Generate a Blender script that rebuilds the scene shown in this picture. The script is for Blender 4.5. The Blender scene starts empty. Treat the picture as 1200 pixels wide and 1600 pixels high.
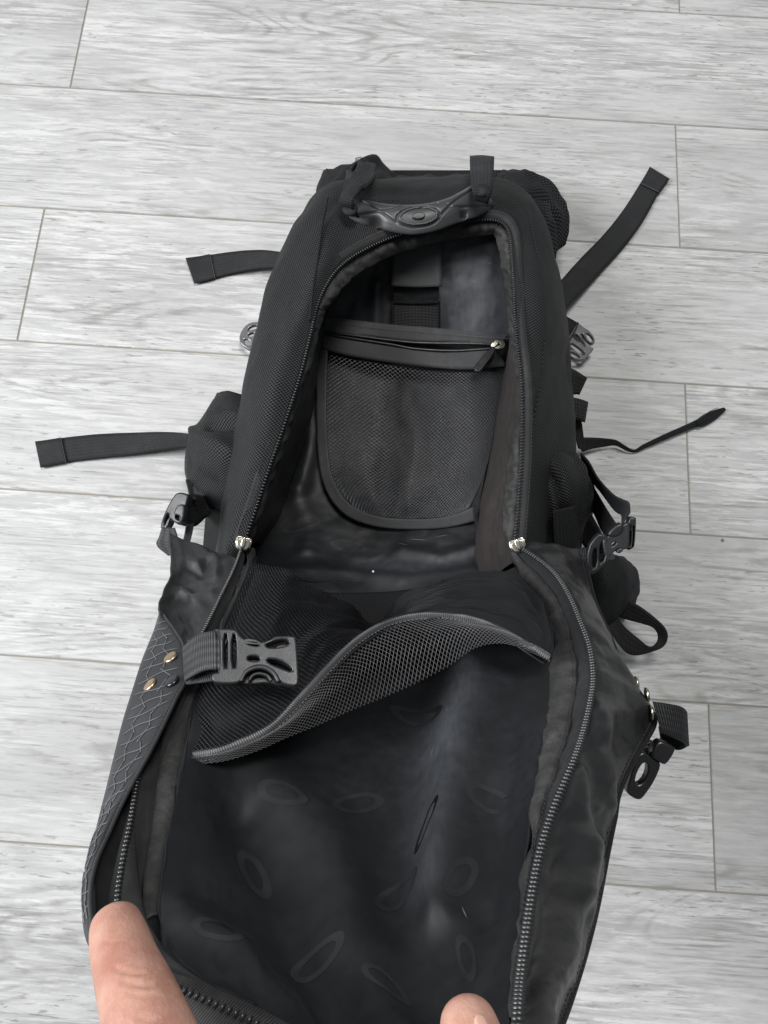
import bpy, bmesh, math, random
import numpy as np
from mathutils import Vector, Matrix, noise
from mathutils.bvhtree import BVHTree

random.seed(7)
C = bpy.context.scene.collection
SC = bpy.context.scene

# ---------------------------------------------------------------- camera
TILT, ROLL, CAMH, FPX = 0.2596, 0.0257, 0.8815, 1202.0
_U0 = Vector((0, math.cos(TILT), math.sin(TILT)))
_R0 = Vector((1, 0, 0))
FWD = Vector((0, math.sin(TILT), -math.cos(TILT)))
RIGHT = math.cos(ROLL) * _R0 + math.sin(ROLL) * _U0
UP = -math.sin(ROLL) * _R0 + math.cos(ROLL) * _U0
CAM = Vector((0, 0, CAMH))
cd = bpy.data.cameras.new('camera')
cam = bpy.data.objects.new('camera', cd)
C.objects.link(cam)
M = Matrix((RIGHT, UP, -FWD)).transposed().to_4x4()
M.translation = CAM
cam.matrix_world = M
cd.sensor_fit = 'VERTICAL'
cd.sensor_height = 36.0
cd.sensor_width = 27.0
cd.lens = 36.0 * FPX / 1600.0
cd.clip_start = 0.01
cd.clip_end = 100
SC.camera = cam

# ---------------------------------------------------------------- light
w = bpy.data.worlds.new('World')
SC.world = w
w.use_nodes = True
w.node_tree.nodes['Background'].inputs[0].default_value = (0.90, 0.96, 1.0, 1)
w.node_tree.nodes['Background'].inputs[1].default_value = 0.25


def area(name, loc, target, size, power, col):
    l = bpy.data.lights.new(name, 'AREA')
    l.shape = 'RECTANGLE'
    l.size, l.size_y = size
    l.energy = power
    l.color = col
    o = bpy.data.objects.new(name, l)
    C.objects.link(o)
    o.location = loc
    o.rotation_euler = (Vector(target) - Vector(loc)).to_track_quat('-Z', 'Y').to_euler()
    return o


area('window_light', (-1.85, 0.1, 1.75), (0, 0.25, 0.1), (1.1, 1.3), 100, (0.97, 0.985, 1.0))
area('ceiling_light', (0.25, 0.95, 2.45), (0.1, 0.3, 0), (0.7, 0.7), 50, (1.0, 0.985, 0.965))
SC.view_settings.view_transform = 'Standard'
SC.view_settings.look = 'None'
SC.view_settings.exposure = -0.12
SC.view_settings.gamma = 1.0

# ---------------------------------------------------------------- geometry helpers


def ray(px, py):
    x = (px - 600) / FPX
    y = -(py - 800) / FPX
    return RIGHT * x + UP * y + FWD


def P(px, py, z):
    d = ray(px, py)
    return CAM + d * ((z - CAMH) / d.z)


def Pt(t):
    return t if isinstance(t, Vector) else P(*t)


def crom(A, n, closed=False):
    """Catmull-Rom through A (k,...) -> n samples, chord-length parametrised"""
    A = np.asarray(A, float)
    k = len(A)
    if k == 1:
        return np.repeat(A, n, 0)
    if k == 2:
        t = np.linspace(0, 1, n).reshape((-1,) + (1,) * (A.ndim - 1))
        return A[0] * (1 - t) + A[1] * t
    fl = A.reshape(k, -1)
    d = np.sqrt(np.sqrt(((fl[1:] - fl[:-1]) ** 2).sum(1)) + 1e-9)
    T = np.concatenate([[0], np.cumsum(d)])
    m = np.zeros_like(fl)
    for i in range(k):
        a, b = max(i - 1, 0), min(i + 1, k - 1)
        m[i] = (fl[b] - fl[a]) / (T[b] - T[a])
    ts = np.linspace(0, T[-1], n)
    idx = np.clip(np.searchsorted(T, ts, 'right') - 1, 0, k - 2)
    h = (T[idx + 1] - T[idx])
    s = (ts - T[idx]) / h
    s = s[:, None]
    h = h[:, None]
    r = ((2 * s**3 - 3 * s**2 + 1) * fl[idx] + (s**3 - 2 * s**2 + s) * h * m[idx]
         + (-2 * s**3 + 3 * s**2) * fl[idx + 1] + (s**3 - s**2) * h * m[idx + 1])
    return r.reshape((n,) + A.shape[1:])


def grid(rows, nu, nv):
    R = [crom([list(Pt(p)) for p in r], nu) for r in rows]
    return crom(np.array(R), nv)


def arclen(G):
    """metre UVs of a grid (nv,nu,3)"""
    du = np.sqrt(((G[:, 1:] - G[:, :-1]) ** 2).sum(2)).mean(0)
    dv = np.sqrt(((G[1:] - G[:-1]) ** 2).sum(2)).mean(1)
    return np.concatenate([[0], np.cumsum(du)]), np.concatenate([[0], np.cumsum(dv)])


def gnormals(G):
    du = np.gradient(G, axis=1)
    dv = np.gradient(G, axis=0)
    n = np.cross(du, dv)
    return n / (np.linalg.norm(n, axis=2, keepdims=True) + 1e-12)


def face_cam(G):
    n = gnormals(G)
    c = np.array(CAM) - G
    if (n * c).sum() < 0:
        n = -n
    return n


def wrinkle(G, wr, pin='', folds=()):
    """wr: (amp, fu, fv, seed, kind); folds: (amp, width_m, [(s,t),...]) ridges along a param polyline"""
    nv, nu, _ = G.shape
    U, V = arclen(G)
    N = face_cam(G)
    D = np.zeros((nv, nu))
    for amp, fu, fv, seed, kind in wr:
        for j in range(nv):
            for i in range(nu):
                p = Vector((U[i] * fu, V[j] * fv, seed * 7.31))
                if kind == 'n':
                    h = noise.fractal(p, 0.9, 2.1, 3)
                elif kind == 'r':
                    h = 1.0 - 2.2 * abs(noise.noise(p)) - 0.5 * abs(noise.noise(p * 2.3))
                else:
                    h = noise.noise(p)
                D[j, i] += amp * h
    s = np.linspace(0, 1, nu)[None, :]
    t = np.linspace(0, 1, nv)[:, None]
    k = np.ones((nv, nu))
    e = 0.12
    if 'l' in pin: k *= np.clip(s / e, 0, 1)
    if 'r' in pin: k *= np.clip((1 - s) / e, 0, 1)
    if 't' in pin: k *= np.clip(t / e, 0, 1)
    if 'b' in pin: k *= np.clip((1 - t) / e, 0, 1)
    D *= k
    UU, VV = np.meshgrid(U, V)
    for amp, wid, line in folds:
        L = [(a * U[-1], b * V[-1]) for a, b in line]
        best = np.full((nv, nu), 1e9)
        for (ax, ay), (bx, by) in zip(L[:-1], L[1:]):
            dx, dy = bx - ax, by - ay
            q = np.clip(((UU - ax) * dx + (VV - ay) * dy) / (dx * dx + dy * dy + 1e-12), 0, 1)
            best = np.minimum(best, np.hypot(UU - ax - q * dx, VV - ay - q * dy))
        D += amp * np.exp(-(best / wid) ** 2)
    return G + N * D[:, :, None]


def link(name, me, mat, parent=None):
    o = bpy.data.objects.new(name, me)
    C.objects.link(o)
    if mat:
        me.materials.append(mat)
    if parent:
        o.parent = parent
    return o


def mesh_from(name, verts, faces, uvs=None, smooth=True):
    me = bpy.data.meshes.new(name)
    me.from_pydata([tuple(v) for v in verts], [], faces)
    if uvs is not None:
        ul = me.uv_layers.new(name='UVMap')
        li = np.zeros(len(me.loops), dtype=np.int32)
        me.loops.foreach_get('vertex_index', li)
        ul.data.foreach_set('uv', np.asarray(uvs, np.float32)[li].ravel())
    if smooth:
        me.polygons.foreach_set('use_smooth', [True] * len(me.polygons))
    me.update()
    return me


def mesh_grid(name, G, mat, parent=None, thick=0.0, offset=-1.0, sheen_wear=None):
    nv, nu, _ = G.shape
    # orient towards the camera side
    n = gnormals(G)
    flip = ((n * (np.array(CAM) - G)).sum() < 0)
    U, V = arclen(G)
    uvs = [(U[i], V[j]) for j in range(nv) for i in range(nu)]
    fs = []
    for j in range(nv - 1):
        for i in range(nu - 1):
            a = j * nu + i
            q = (a, a + 1, a + nu + 1, a + nu)
            fs.append(q[::-1] if flip else q)
    me = mesh_from(name, G.reshape(-1, 3), fs, uvs)
    if sheen_wear is not None:
        at = me.attributes.new('sheen_wear', 'FLOAT', 'POINT')
        at.data.foreach_set('value', np.asarray(sheen_wear, np.float32).ravel())
    o = link(name, me, mat, parent)
    if thick:
        md = o.modifiers.new('thickness', 'SOLIDIFY')
        md.thickness = thick
        md.offset = offset
    return o


def sheet(name, rows, mat, parent=None, nu=24, nv=24, thick=0.0016, wr=(), pin='', folds=(), offset=-1.0, sheen_wear=None):
    G = grid(rows, nu, nv)
    if wr or folds:
        G = wrinkle(G, wr, pin, folds)
    o = mesh_grid(name, G, mat, parent, thick, offset, sheen_scuff(G, sheen_wear) if sheen_wear else None)
    return o, G


def sheen_scuff(G, spots):
    """rubbed: painted sheen and scuffed streaks on a cloth: (strength, width m, [(s,t),...])"""
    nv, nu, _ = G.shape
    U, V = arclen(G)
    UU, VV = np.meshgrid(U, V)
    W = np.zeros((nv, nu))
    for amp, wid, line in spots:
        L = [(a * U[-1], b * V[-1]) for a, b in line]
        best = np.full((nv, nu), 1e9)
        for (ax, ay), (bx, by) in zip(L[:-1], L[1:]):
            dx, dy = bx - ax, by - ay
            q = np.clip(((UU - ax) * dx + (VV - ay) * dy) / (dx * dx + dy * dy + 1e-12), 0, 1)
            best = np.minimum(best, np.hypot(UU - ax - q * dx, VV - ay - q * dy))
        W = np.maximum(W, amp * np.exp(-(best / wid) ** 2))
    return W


def strap(name, left, right, mat, parent=None, n=40, thick=0.0016, wr=(), zl=None, zr=None, crown=0.0):
    rows = []
    for i, (a, b) in enumerate(zip(left, right)):
        a, b = Pt(a), Pt(b)
        m = (a + b) / 2 + Vector((0, 0, crown))
        rows.append([a, m, b])
    return sheet(name, rows, mat, parent, 7, n, thick, wr, offset=0.0)


def gs(G, s, t):
    """sample grid at params, with normal"""
    nv, nu, _ = G.shape
    x = min(max(s, 0), 1) * (nu - 1)
    y = min(max(t, 0), 1) * (nv - 1)
    i, j = min(int(x), nu - 2), min(int(y), nv - 2)
    a, b = x - i, y - j
    p = (G[j, i] * (1 - a) * (1 - b) + G[j, i + 1] * a * (1 - b) + G[j + 1, i] * (1 - a) * b + G[j + 1, i + 1] * a * b)
    n = np.cross(G[j, i + 1] - G[j, i], G[j + 1, i] - G[j, i])
    n = n / (np.linalg.norm(n) + 1e-12)
    if np.dot(n, np.array(CAM) - p) < 0:
        n = -n
    return Vector(p), Vector(n)


def resample(pts, step):
    A = np.array([list(p) for p in pts])
    d = np.sqrt(((A[1:] - A[:-1]) ** 2).sum(1))
    T = np.concatenate([[0], np.cumsum(d)])
    n = max(2, int(T[-1] / step))
    ts = np.linspace(0, T[-1], n)
    return np.stack([np.interp(ts, T, A[:, k]) for k in range(3)], 1)


def path(pts, n=120):
    return crom([list(Pt(p)) for p in pts], n)


def frames(A, nrm=None):
    """tangent, side, normal at each sample; the normal leans to the camera unless nrm is given"""
    T = np.gradient(A, axis=0)
    T /= np.linalg.norm(T, axis=1, keepdims=True) + 1e-12
    Nn = (np.array(CAM) - A) if nrm is None else np.repeat(np.array([nrm], float), len(A), 0)
    Nn = Nn - (Nn * T).sum(1, keepdims=True) * T
    Nn /= np.linalg.norm(Nn, axis=1, keepdims=True) + 1e-12
    S = np.cross(T, Nn)
    return T, S, Nn


def tube(name, pts, r, mat, parent=None, n=80, seg=8):
    A = path(pts, n) if not isinstance(pts, np.ndarray) else pts
    T, S, Nn = frames(A)
    rr = r if hasattr(r, '__len__') else [r] * len(A)
    v, f, uv = [], [], []
    for k in range(len(A)):
        for q in range(seg):
            a = 2 * math.pi * q / seg
            v.append(A[k] + rr[k] * (math.cos(a) * S[k] + math.sin(a) * Nn[k]))
            uv.append((q / seg * r * 6 if not hasattr(r, '__len__') else q / seg * .02, k * .002))
    for k in range(len(A) - 1):
        for q in range(seg):
            b = (q + 1) % seg
            f.append((k * seg + q, k * seg + b, (k + 1) * seg + b, (k + 1) * seg + q))
    f.append(tuple(range(seg))[::-1])
    f.append(tuple((len(A) - 1) * seg + q for q in range(seg)))
    return link(name, mesh_from(name, v, f, uv), mat, parent)


def beads(name, pts, step, dims, mat, parent=None, shape='e', side=0.0, lift=0.0, skip=None, jitter=0.0, nrm=None):
    """many small like pieces along a path, joined (zip teeth, stitches). dims = half sizes along, across, up"""
    A = resample(pts, step)
    T, S, Nn = frames(A, nrm)
    if shape == 'e':
        base = []
        for la in (-0.75, 0.0, 0.75):
            for lo in range(6):
                a = math.pi * lo / 3
                base.append((math.cos(a) * math.cos(la), math.sin(la), math.sin(a) * math.cos(la)))
        fc = []
        for r_ in range(2):
            for lo in range(6):
                b = (lo + 1) % 6
                fc.append((r_ * 6 + lo, r_ * 6 + b, r_ * 6 + 6 + b, r_ * 6 + 6 + lo))
        fc.append(tuple(range(6))[::-1])
        fc.append(tuple(range(12, 18)))
    else:
        base = [(x, y, z * (1 if abs(x) < .9 else 0.2)) for x in (-1, -.6, .6, 1) for y in (-1, 1) for z in (-1, 1)]
        fc = []
        for k in range(3):
            o = k * 4
            fc += [(o, o + 4, o + 5, o + 1), (o + 1, o + 5, o + 7, o + 3), (o + 3, o + 7, o + 6, o + 2), (o + 2, o + 6, o + 4, o)]
        fc += [(0, 1, 3, 2), (12, 14, 15, 13)]
    v, f = [], []
    for k in range(len(A)):
        if skip and skip(k / len(A)):
            continue
        o = len(v)
        jx = random.uniform(-jitter, jitter)
        for bx, by, bz in base:
            v.append(A[k] + T[k] * (bx * dims[0]) + S[k] * (by * dims[1] + side + jx) + Nn[k] * (bz * dims[2] + lift))
        f += [tuple(o + q for q in face) for face in fc]
    ob = link(name, mesh_from(name, v, f, smooth=(shape == 'e')), mat, parent)
    ob['kind'] = 'stuff'
    return ob


def net(name, G, pitch_u, pitch_v, wire, mat, parent=None, keep=None):
    """real netting: diamond cells on a surface, wires of their own thickness"""
    U, V = arclen(G)
    nu = max(4, int(U[-1] / pitch_u))
    nv = max(4, int(V[-1] / pitch_v))
    ids, v, f = {}, [], []

    def vid(i, j):
        if (i, j) not in ids:
            p, n = gs(G, i / nu, j / nv)
            ids[i, j] = len(v)
            v.append(p)
        return ids[i, j]
    for j in range(1, nv):
        for i in range(1, nu):
            if (i + j) % 2:
                if keep and not keep(i / nu, j / nv):
                    continue
                f.append((vid(i - 1, j), vid(i, j - 1), vid(i + 1, j), vid(i, j + 1)))
    me = mesh_from(name, v, f)
    o = link(name, me, mat, parent)
    md = o.modifiers.new('wires', 'WIREFRAME')
    md.thickness = wire
    md.use_even_offset = False
    md.use_boundary = True
    return o


def on_plane(px, py, p0, n):
    d = ray(px, py)
    return CAM + d * ((p0 - CAM).dot(n) / d.dot(n))


def chaikin(pts, k=2):
    pts = [Vector(p) for p in pts]
    for _ in range(k):
        q = []
        for i in range(len(pts)):
            a, b = pts[i], pts[(i + 1) % len(pts)]
            q += [a * .75 + b * .25, a * .25 + b * .75]
        pts = q
    return pts


def plate(name, outline, holes, p0, n, thick, bevel, mat, parent=None, smooth=1, lift=0.0):
    """a moulded flat piece with through holes; outline and holes traced where its plane stands"""
    p0, n = Pt(p0), Vector(n).normalized()
    ax = RIGHT - n * RIGHT.dot(n)
    ax.normalize()
    ay = n.cross(ax)
    cu = bpy.data.curves.new(name, 'CURVE')
    cu.dimensions = '2D'
    cu.fill_mode = 'BOTH'
    cu.extrude = thick / 2
    cu.bevel_depth = bevel
    cu.bevel_resolution = 2
    cu.offset = -bevel
    for lp in [outline] + list(holes):
        q = [on_plane(x, y, p0, n) - p0 for x, y in lp]
        q = chaikin([(a.dot(ax), a.dot(ay), 0) for a in q], smooth)
        sp = cu.splines.new('POLY')
        sp.points.add(len(q) - 1)
        for k, a in enumerate(q):
            sp.points[k].co = (a[0], a[1], 0, 1)
        sp.use_cyclic_u = True
    tmp = bpy.data.objects.new(name + '_c', cu)
    C.objects.link(tmp)
    dg = bpy.context.evaluated_depsgraph_get()
    me = bpy.data.meshes.new_from_object(tmp.evaluated_get(dg))
    bpy.data.objects.remove(tmp)
    bpy.data.curves.remove(cu)
    mw = Matrix((ax, ay, n)).transposed().to_4x4()
    mw.translation = p0 + n * lift
    me.transform(mw)
    me.materials.clear()
    o = link(name, me, mat, parent)
    return o


def circ(cx, cy, rx, ry, k=12, rot=0.0):
    r = []
    for i in range(k):
        a = 2 * math.pi * i / k
        x, y = rx * math.cos(a), ry * math.sin(a)
        r.append((cx + x * math.cos(rot) - y * math.sin(rot), cy + x * math.sin(rot) + y * math.cos(rot)))
    return r


# ---------------------------------------------------------------- materials
class NT:
    def __init__(self, name):
        self.m = bpy.data.materials.new(name)
        self.m.use_nodes = True
        self.t = self.m.node_tree
        self.b = self.t.nodes['Principled BSDF']

    def n(self, typ, **kw):
        x = self.t.nodes.new(typ)
        for k, v in kw.items():
            setattr(x, k, v)
        return x

    def put(self, sock, v):
        if isinstance(v, bpy.types.NodeSocket):
            self.t.links.new(v, sock)
        else:
            sock.default_value = v

    def math(self, op, a, b=0.0, c=0.0, clamp=False):
        x = self.n('ShaderNodeMath', operation=op, use_clamp=clamp)
        self.put(x.inputs[0], a)
        self.put(x.inputs[1], b)
        self.put(x.inputs[2], c)
        return x.outputs[0]

    def noise(self, vec, scale, detail=3.0, rough=0.55, dist=0.0):
        x = self.n('ShaderNodeTexNoise')
        self.put(x.inputs['Vector'], vec)
        x.inputs['Scale'].default_value = scale
        x.inputs['Detail'].default_value = detail
        x.inputs['Roughness'].default_value = rough
        x.inputs['Distortion'].default_value = dist
        return x.outputs['Fac']

    def mapping(self, vec, scale=(1, 1, 1), loc=(0, 0, 0), rot=(0, 0, 0)):
        x = self.n('ShaderNodeMapping')
        self.put(x.inputs[0], vec)
        self.put(x.inputs['Location'], loc)
        self.put(x.inputs['Rotation'], rot)
        self.put(x.inputs['Scale'], scale)
        return x.outputs[0]

    def ramp(self, fac, stops):
        x = self.n('ShaderNodeValToRGB')
        self.put(x.inputs[0], fac)
        e = x.color_ramp.elements
        while len(e) > 1:
            e.remove(e[-1])
        for i, (p, c) in enumerate(stops):
            c = (c, c, c, 1) if not hasattr(c, '__len__') else tuple(c) + (1,) * (4 - len(c))
            if i == 0:
                e[0].position, e[0].color = p, c
            else:
                k = e.new(p)
                k.color = c
        return x.outputs[0]

    def mix(self, f, a, b, mode='MIX'):
        x = self.n('ShaderNodeMix', data_type='RGBA', blend_type=mode)
        self.put(x.inputs[0], f)
        for s, v in ((x.inputs[6], a), (x.inputs[7], b)):
            self.put(s, v if isinstance(v, bpy.types.NodeSocket) else tuple(v) + (1,) * (4 - len(v)))
        return x.outputs[2]

    def bump(self, h, strength, dist, prev=None):
        x = self.n('ShaderNodeBump')
        self.put(x.inputs['Height'], h)
        x.inputs['Strength'].default_value = strength
        x.inputs['Distance'].default_value = dist
        if prev is not None:
            self.t.links.new(prev, x.inputs['Normal'])
        return x.outputs[0]

    def set(self, **kw):
        for k, v in kw.items():
            self.put(self.b.inputs[k.replace('_', ' ')], v)

    def uv(self):
        return self.n('ShaderNodeUVMap').outputs[0]

    def obj(self):
        return self.n('ShaderNodeTexCoord').outputs['Object']

    def sep(self, v):
        x = self.n('ShaderNodeSeparateXYZ')
        self.put(x.inputs[0], v)
        return x.outputs


def fabric(name, col, pu, pv, kind='weave', bump=0.5, depth=0.0005, rough=0.7, spec=0.35, sheen=0.15, dust=0.3,
           contrast=0.5, crumple=0.0, cscale=30, dustcol=None):
    q = NT(name)
    uv = q.uv()
    s = q.sep(uv)
    tau = 2 * math.pi
    wob = q.noise(uv, 60, 2)
    if kind == 'weave':
        a = q.math('SINE', q.math('MULTIPLY_ADD', s[0], tau / pu, q.math('MULTIPLY', wob, 0.9)))
        b = q.math('SINE', q.math('MULTIPLY_ADD', s[1], tau / pv, q.math('MULTIPLY', wob, 0.9)))
        h = q.math('MULTIPLY_ADD', q.math('MULTIPLY', a, b), 0.5, 0.5)
    elif kind == 'rib':      # ribs across the length (v)
        b = q.math('SINE', q.math('MULTIPLY', s[1], tau / pv))
        a = q.math('SINE', q.math('MULTIPLY', s[0], tau / pu))
        h = q.math('ADD', q.math('MULTIPLY_ADD', b, 0.38, 0.5), q.math('MULTIPLY', a, 0.12))
    else:                    # twill
        b = q.math('SINE', q.math('ADD', q.math('MULTIPLY', s[0], tau / pu), q.math('MULTIPLY', s[1], tau / pv)))
        h = q.math('MULTIPLY_ADD', b, 0.5, 0.5)
    lo = tuple(c * (1 - contrast) for c in col)
    hi = tuple(c * (1 + contrast) for c in col)
    base = q.mix(h, lo, hi)
    obc = q.obj()
    patch = q.noise(obc, 14, 4, 0.6)
    fine = q.noise(obc, 130, 3, 0.65)
    d = q.math('MULTIPLY', q.ramp(patch, [(0.40, 0.0), (0.64, 1.0)]), q.ramp(fine, [(0.35, 0.15), (0.7, 1.0)]))
    dc = dustcol or tuple(c * 2.6 + 0.012 for c in col)
    base = q.mix(q.math('MULTIPLY', d, dust), base, dc)
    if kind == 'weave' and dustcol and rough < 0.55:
        at = q.n('ShaderNodeAttribute', attribute_name='sheen_wear').outputs['Fac']
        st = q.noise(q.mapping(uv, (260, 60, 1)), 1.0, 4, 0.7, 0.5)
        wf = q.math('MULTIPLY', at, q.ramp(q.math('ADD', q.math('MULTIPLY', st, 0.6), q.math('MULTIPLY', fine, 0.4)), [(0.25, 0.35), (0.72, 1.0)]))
        base = q.mix(wf, base, (0.066, 0.07, 0.079))  # paler grey: sheen of folds painted into the colour, plus scuffed areas
    q.set(Base_Color=base, Roughness=q.math('MULTIPLY_ADD', q.noise(obc, 25, 3), 0.25, rough - 0.12))
    q.put(q.b.inputs['Specular IOR Level'], q.math('MULTIPLY_ADD', q.math('POWER', h, 1.6), spec * 1.9 * contrast, spec * (1 - contrast)))
    q.b.inputs['Sheen Weight'].default_value = sheen
    q.b.inputs['Sheen Roughness'].default_value = 0.45
    q.b.inputs['Sheen Tint'].default_value = (0.75, 0.8, 0.9, 1)
    nb = q.bump(h, bump, depth)
    if crumple:
        nb = q.bump(q.noise(obc, cscale, 5, 0.6, 0.6), crumple, 0.004, nb)
    q.put(q.b.inputs['Normal'], nb)
    return q.m


def solid(name, col, rough=0.4, metal=0.0, spec=0.5, mottling=0.15, bump=0.15, bscale=400):
    q = NT(name)
    o = q.obj()
    n = q.noise(o, 60, 4, 0.6)
    q.set(Base_Color=q.mix(n, tuple(c * (1 - mottling) for c in col), tuple(c * (1 + mottling) for c in col)),
          Roughness=q.math('MULTIPLY_ADD', q.noise(o, 90, 4, 0.65), 0.3, rough - 0.15), Metallic=metal)
    q.b.inputs['Specular IOR Level'].default_value = spec
    q.put(q.b.inputs['Normal'], q.bump(q.noise(o, bscale, 3), bump, 0.0004))
    return q.m


def wood():
    q = NT('grey_oak_laminate')
    tc = q.n('ShaderNodeTexCoord').outputs['Object']
    rnd = q.n('ShaderNodeObjectInfo').outputs['Random']
    off = q.n('ShaderNodeCombineXYZ')
    q.put(off.inputs[0], q.math('MULTIPLY', rnd, 37.0))
    q.put(off.inputs[1], q.math('MULTIPLY', rnd, 11.3))
    q.put(off.inputs[2], q.math('MULTIPLY', rnd, 5.0))
    v = q.n('ShaderNodeVectorMath', operation='ADD')
    q.put(v.inputs[0], tc)
    q.put(v.inputs[1], off.outputs[0])
    v = v.outputs[0]
    # slow tone along the board
    broad = q.noise(q.mapping(v, (2.0, 8, 1)), 1.0, 3, 0.55, 0.4)
    # cathedral grain: contour lines of a stretched field, present only in places
    fld = q.noise(q.mapping(v, (2.2, 10, 1)), 1.0, 1.5, 0.4, 0.2)
    jit = q.noise(q.mapping(v, (40, 140, 1)), 1.0, 3, 0.6)
    ph = q.math('ADD', q.math('MULTIPLY', fld, 150.0), q.math('MULTIPLY', jit, 3.0))
    rings = q.math('MULTIPLY_ADD', q.math('SINE', ph), 0.5, 0.5)
    rings = q.ramp(rings, [(0.0, 1.0), (0.22, 0.55), (0.5, 0.0)])
    rmask = q.ramp(q.noise(q.mapping(v, (2.8, 9, 1), (3, 7, 0)), 1.0, 3, 0.5), [(0.52, 0.0), (0.62, 1.0)])
    rbrk = q.ramp(q.noise(q.mapping(v, (26, 60, 1), (5, 1, 0)), 1.0, 3, 0.6), [(0.36, 0.1), (0.56, 1.0)])
    rings = q.math('MULTIPLY', q.math('MULTIPLY', rings, rmask), rbrk)
    # straight fine fibres, short pores, clusters of darker strokes
    fib = q.noise(q.mapping(v, (12, 300, 1)), 1.0, 4, 0.65, 0.1)
    fibm = q.ramp(fib, [(0.40, 1.0), (0.50, 0.0)])
    fmask = q.ramp(q.noise(q.mapping(v, (5, 22, 1), (8, 3, 1)), 1.0, 4, 0.6, 0.4), [(0.40, 0.0), (0.58, 1.0)])
    por = q.noise(q.mapping(v, (42, 300, 1), (9, 2, 0)), 1.0, 3, 0.6, 0.35)
    porm = q.ramp(por, [(0.345, 1.0), (0.405, 0.0)])
    pm2 = q.ramp(q.noise(q.mapping(v, (7, 18, 1), (1, 5, 2)), 1.0, 3, 0.55), [(0.42, 0.0), (0.58, 1.0)])
    porm = q.math('MULTIPLY', porm, pm2)
    mott = q.noise(q.mapping(v, (15, 120, 1), (2, 8, 3)), 1.0, 6, 0.72, 0.4)
    wht = q.ramp(q.noise(q.mapping(v, (15, 150, 1), (4, 4, 1)), 1.0, 6, 0.75, 0.45), [(0.48, 0.0), (0.57, 1.0)])
    wmask = q.ramp(q.noise(q.mapping(v, (3, 12, 1), (7, 9, 1)), 1.0, 3, 0.5), [(0.38, 0.15), (0.62, 1.0)])
    wht = q.math('MULTIPLY', wht, wmask)
    base = q.ramp(broad, [(0.30, (0.315, 0.314, 0.310)), (0.5, (0.395, 0.394, 0.390)), (0.70, (0.465, 0.464, 0.460))])
    base = q.mix(q.ramp(mott, [(0.38, 0.5), (0.56, 0.0)]), base, (0.25, 0.249, 0.246))
    base = q.mix(q.math('MULTIPLY', wht, 0.72), base, (0.575, 0.574, 0.568))
    base = q.mix(q.math('MULTIPLY', q.math('MULTIPLY', fibm, fmask), 0.62), base, (0.18, 0.177, 0.173))
    base = q.mix(q.math('MULTIPLY', porm, 0.75), base, (0.15, 0.145, 0.14))
    base = q.mix(q.math('MULTIPLY', rings, 0.60), base, (0.14, 0.135, 0.13))
    base = q.mix(q.math('MULTIPLY_ADD', rnd, 0.30, 0.0), base, (0.32, 0.319, 0.316))
    q.set(Base_Color=base, Roughness=q.math('MULTIPLY_ADD', fib, 0.25, 0.36))
    q.b.inputs['Specular IOR Level'].default_value = 0.35
    h = q.math('SUBTRACT', q.math('MULTIPLY', fib, 0.5), q.math('ADD', q.math('MULTIPLY', porm, .6), q.math('MULTIPLY', rings, .4)))
    q.put(q.b.inputs['Normal'], q.bump(h, 0.35, 0.0004))
    return q.m


def skin():
    q = NT('skin')
    o = q.obj()
    a = q.noise(o, 55, 5, 0.65)
    b = q.noise(o, 320, 3, 0.6)
    col = q.ramp(a, [(0.32, (0.30, 0.135, 0.098)), (0.5, (0.36, 0.190, 0.142)), (0.68, (0.42, 0.250, 0.195))])
    col = q.mix(q.math('MULTIPLY', b, 0.25), col, (0.30, 0.14, 0.10))
    q.set(Base_Color=col, Roughness=0.52)
    q.b.inputs['Subsurface Weight'].default_value = 0.25
    q.b.inputs['Subsurface Radius'].default_value = (0.006, 0.0025, 0.0015)
    q.b.inputs['Subsurface Scale'].default_value = 0.6
    q.b.inputs['Specular IOR Level'].default_value = 0.4
    wv = q.noise(q.mapping(o, (1, 1, 1)), 700, 2, 0.6)
    q.put(q.b.inputs['Normal'], q.bump(q.math('ADD', wv, q.math('MULTIPLY', q.noise(o, 160, 3), 1.0)), 0.35, 0.0006))
    return q.m


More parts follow.
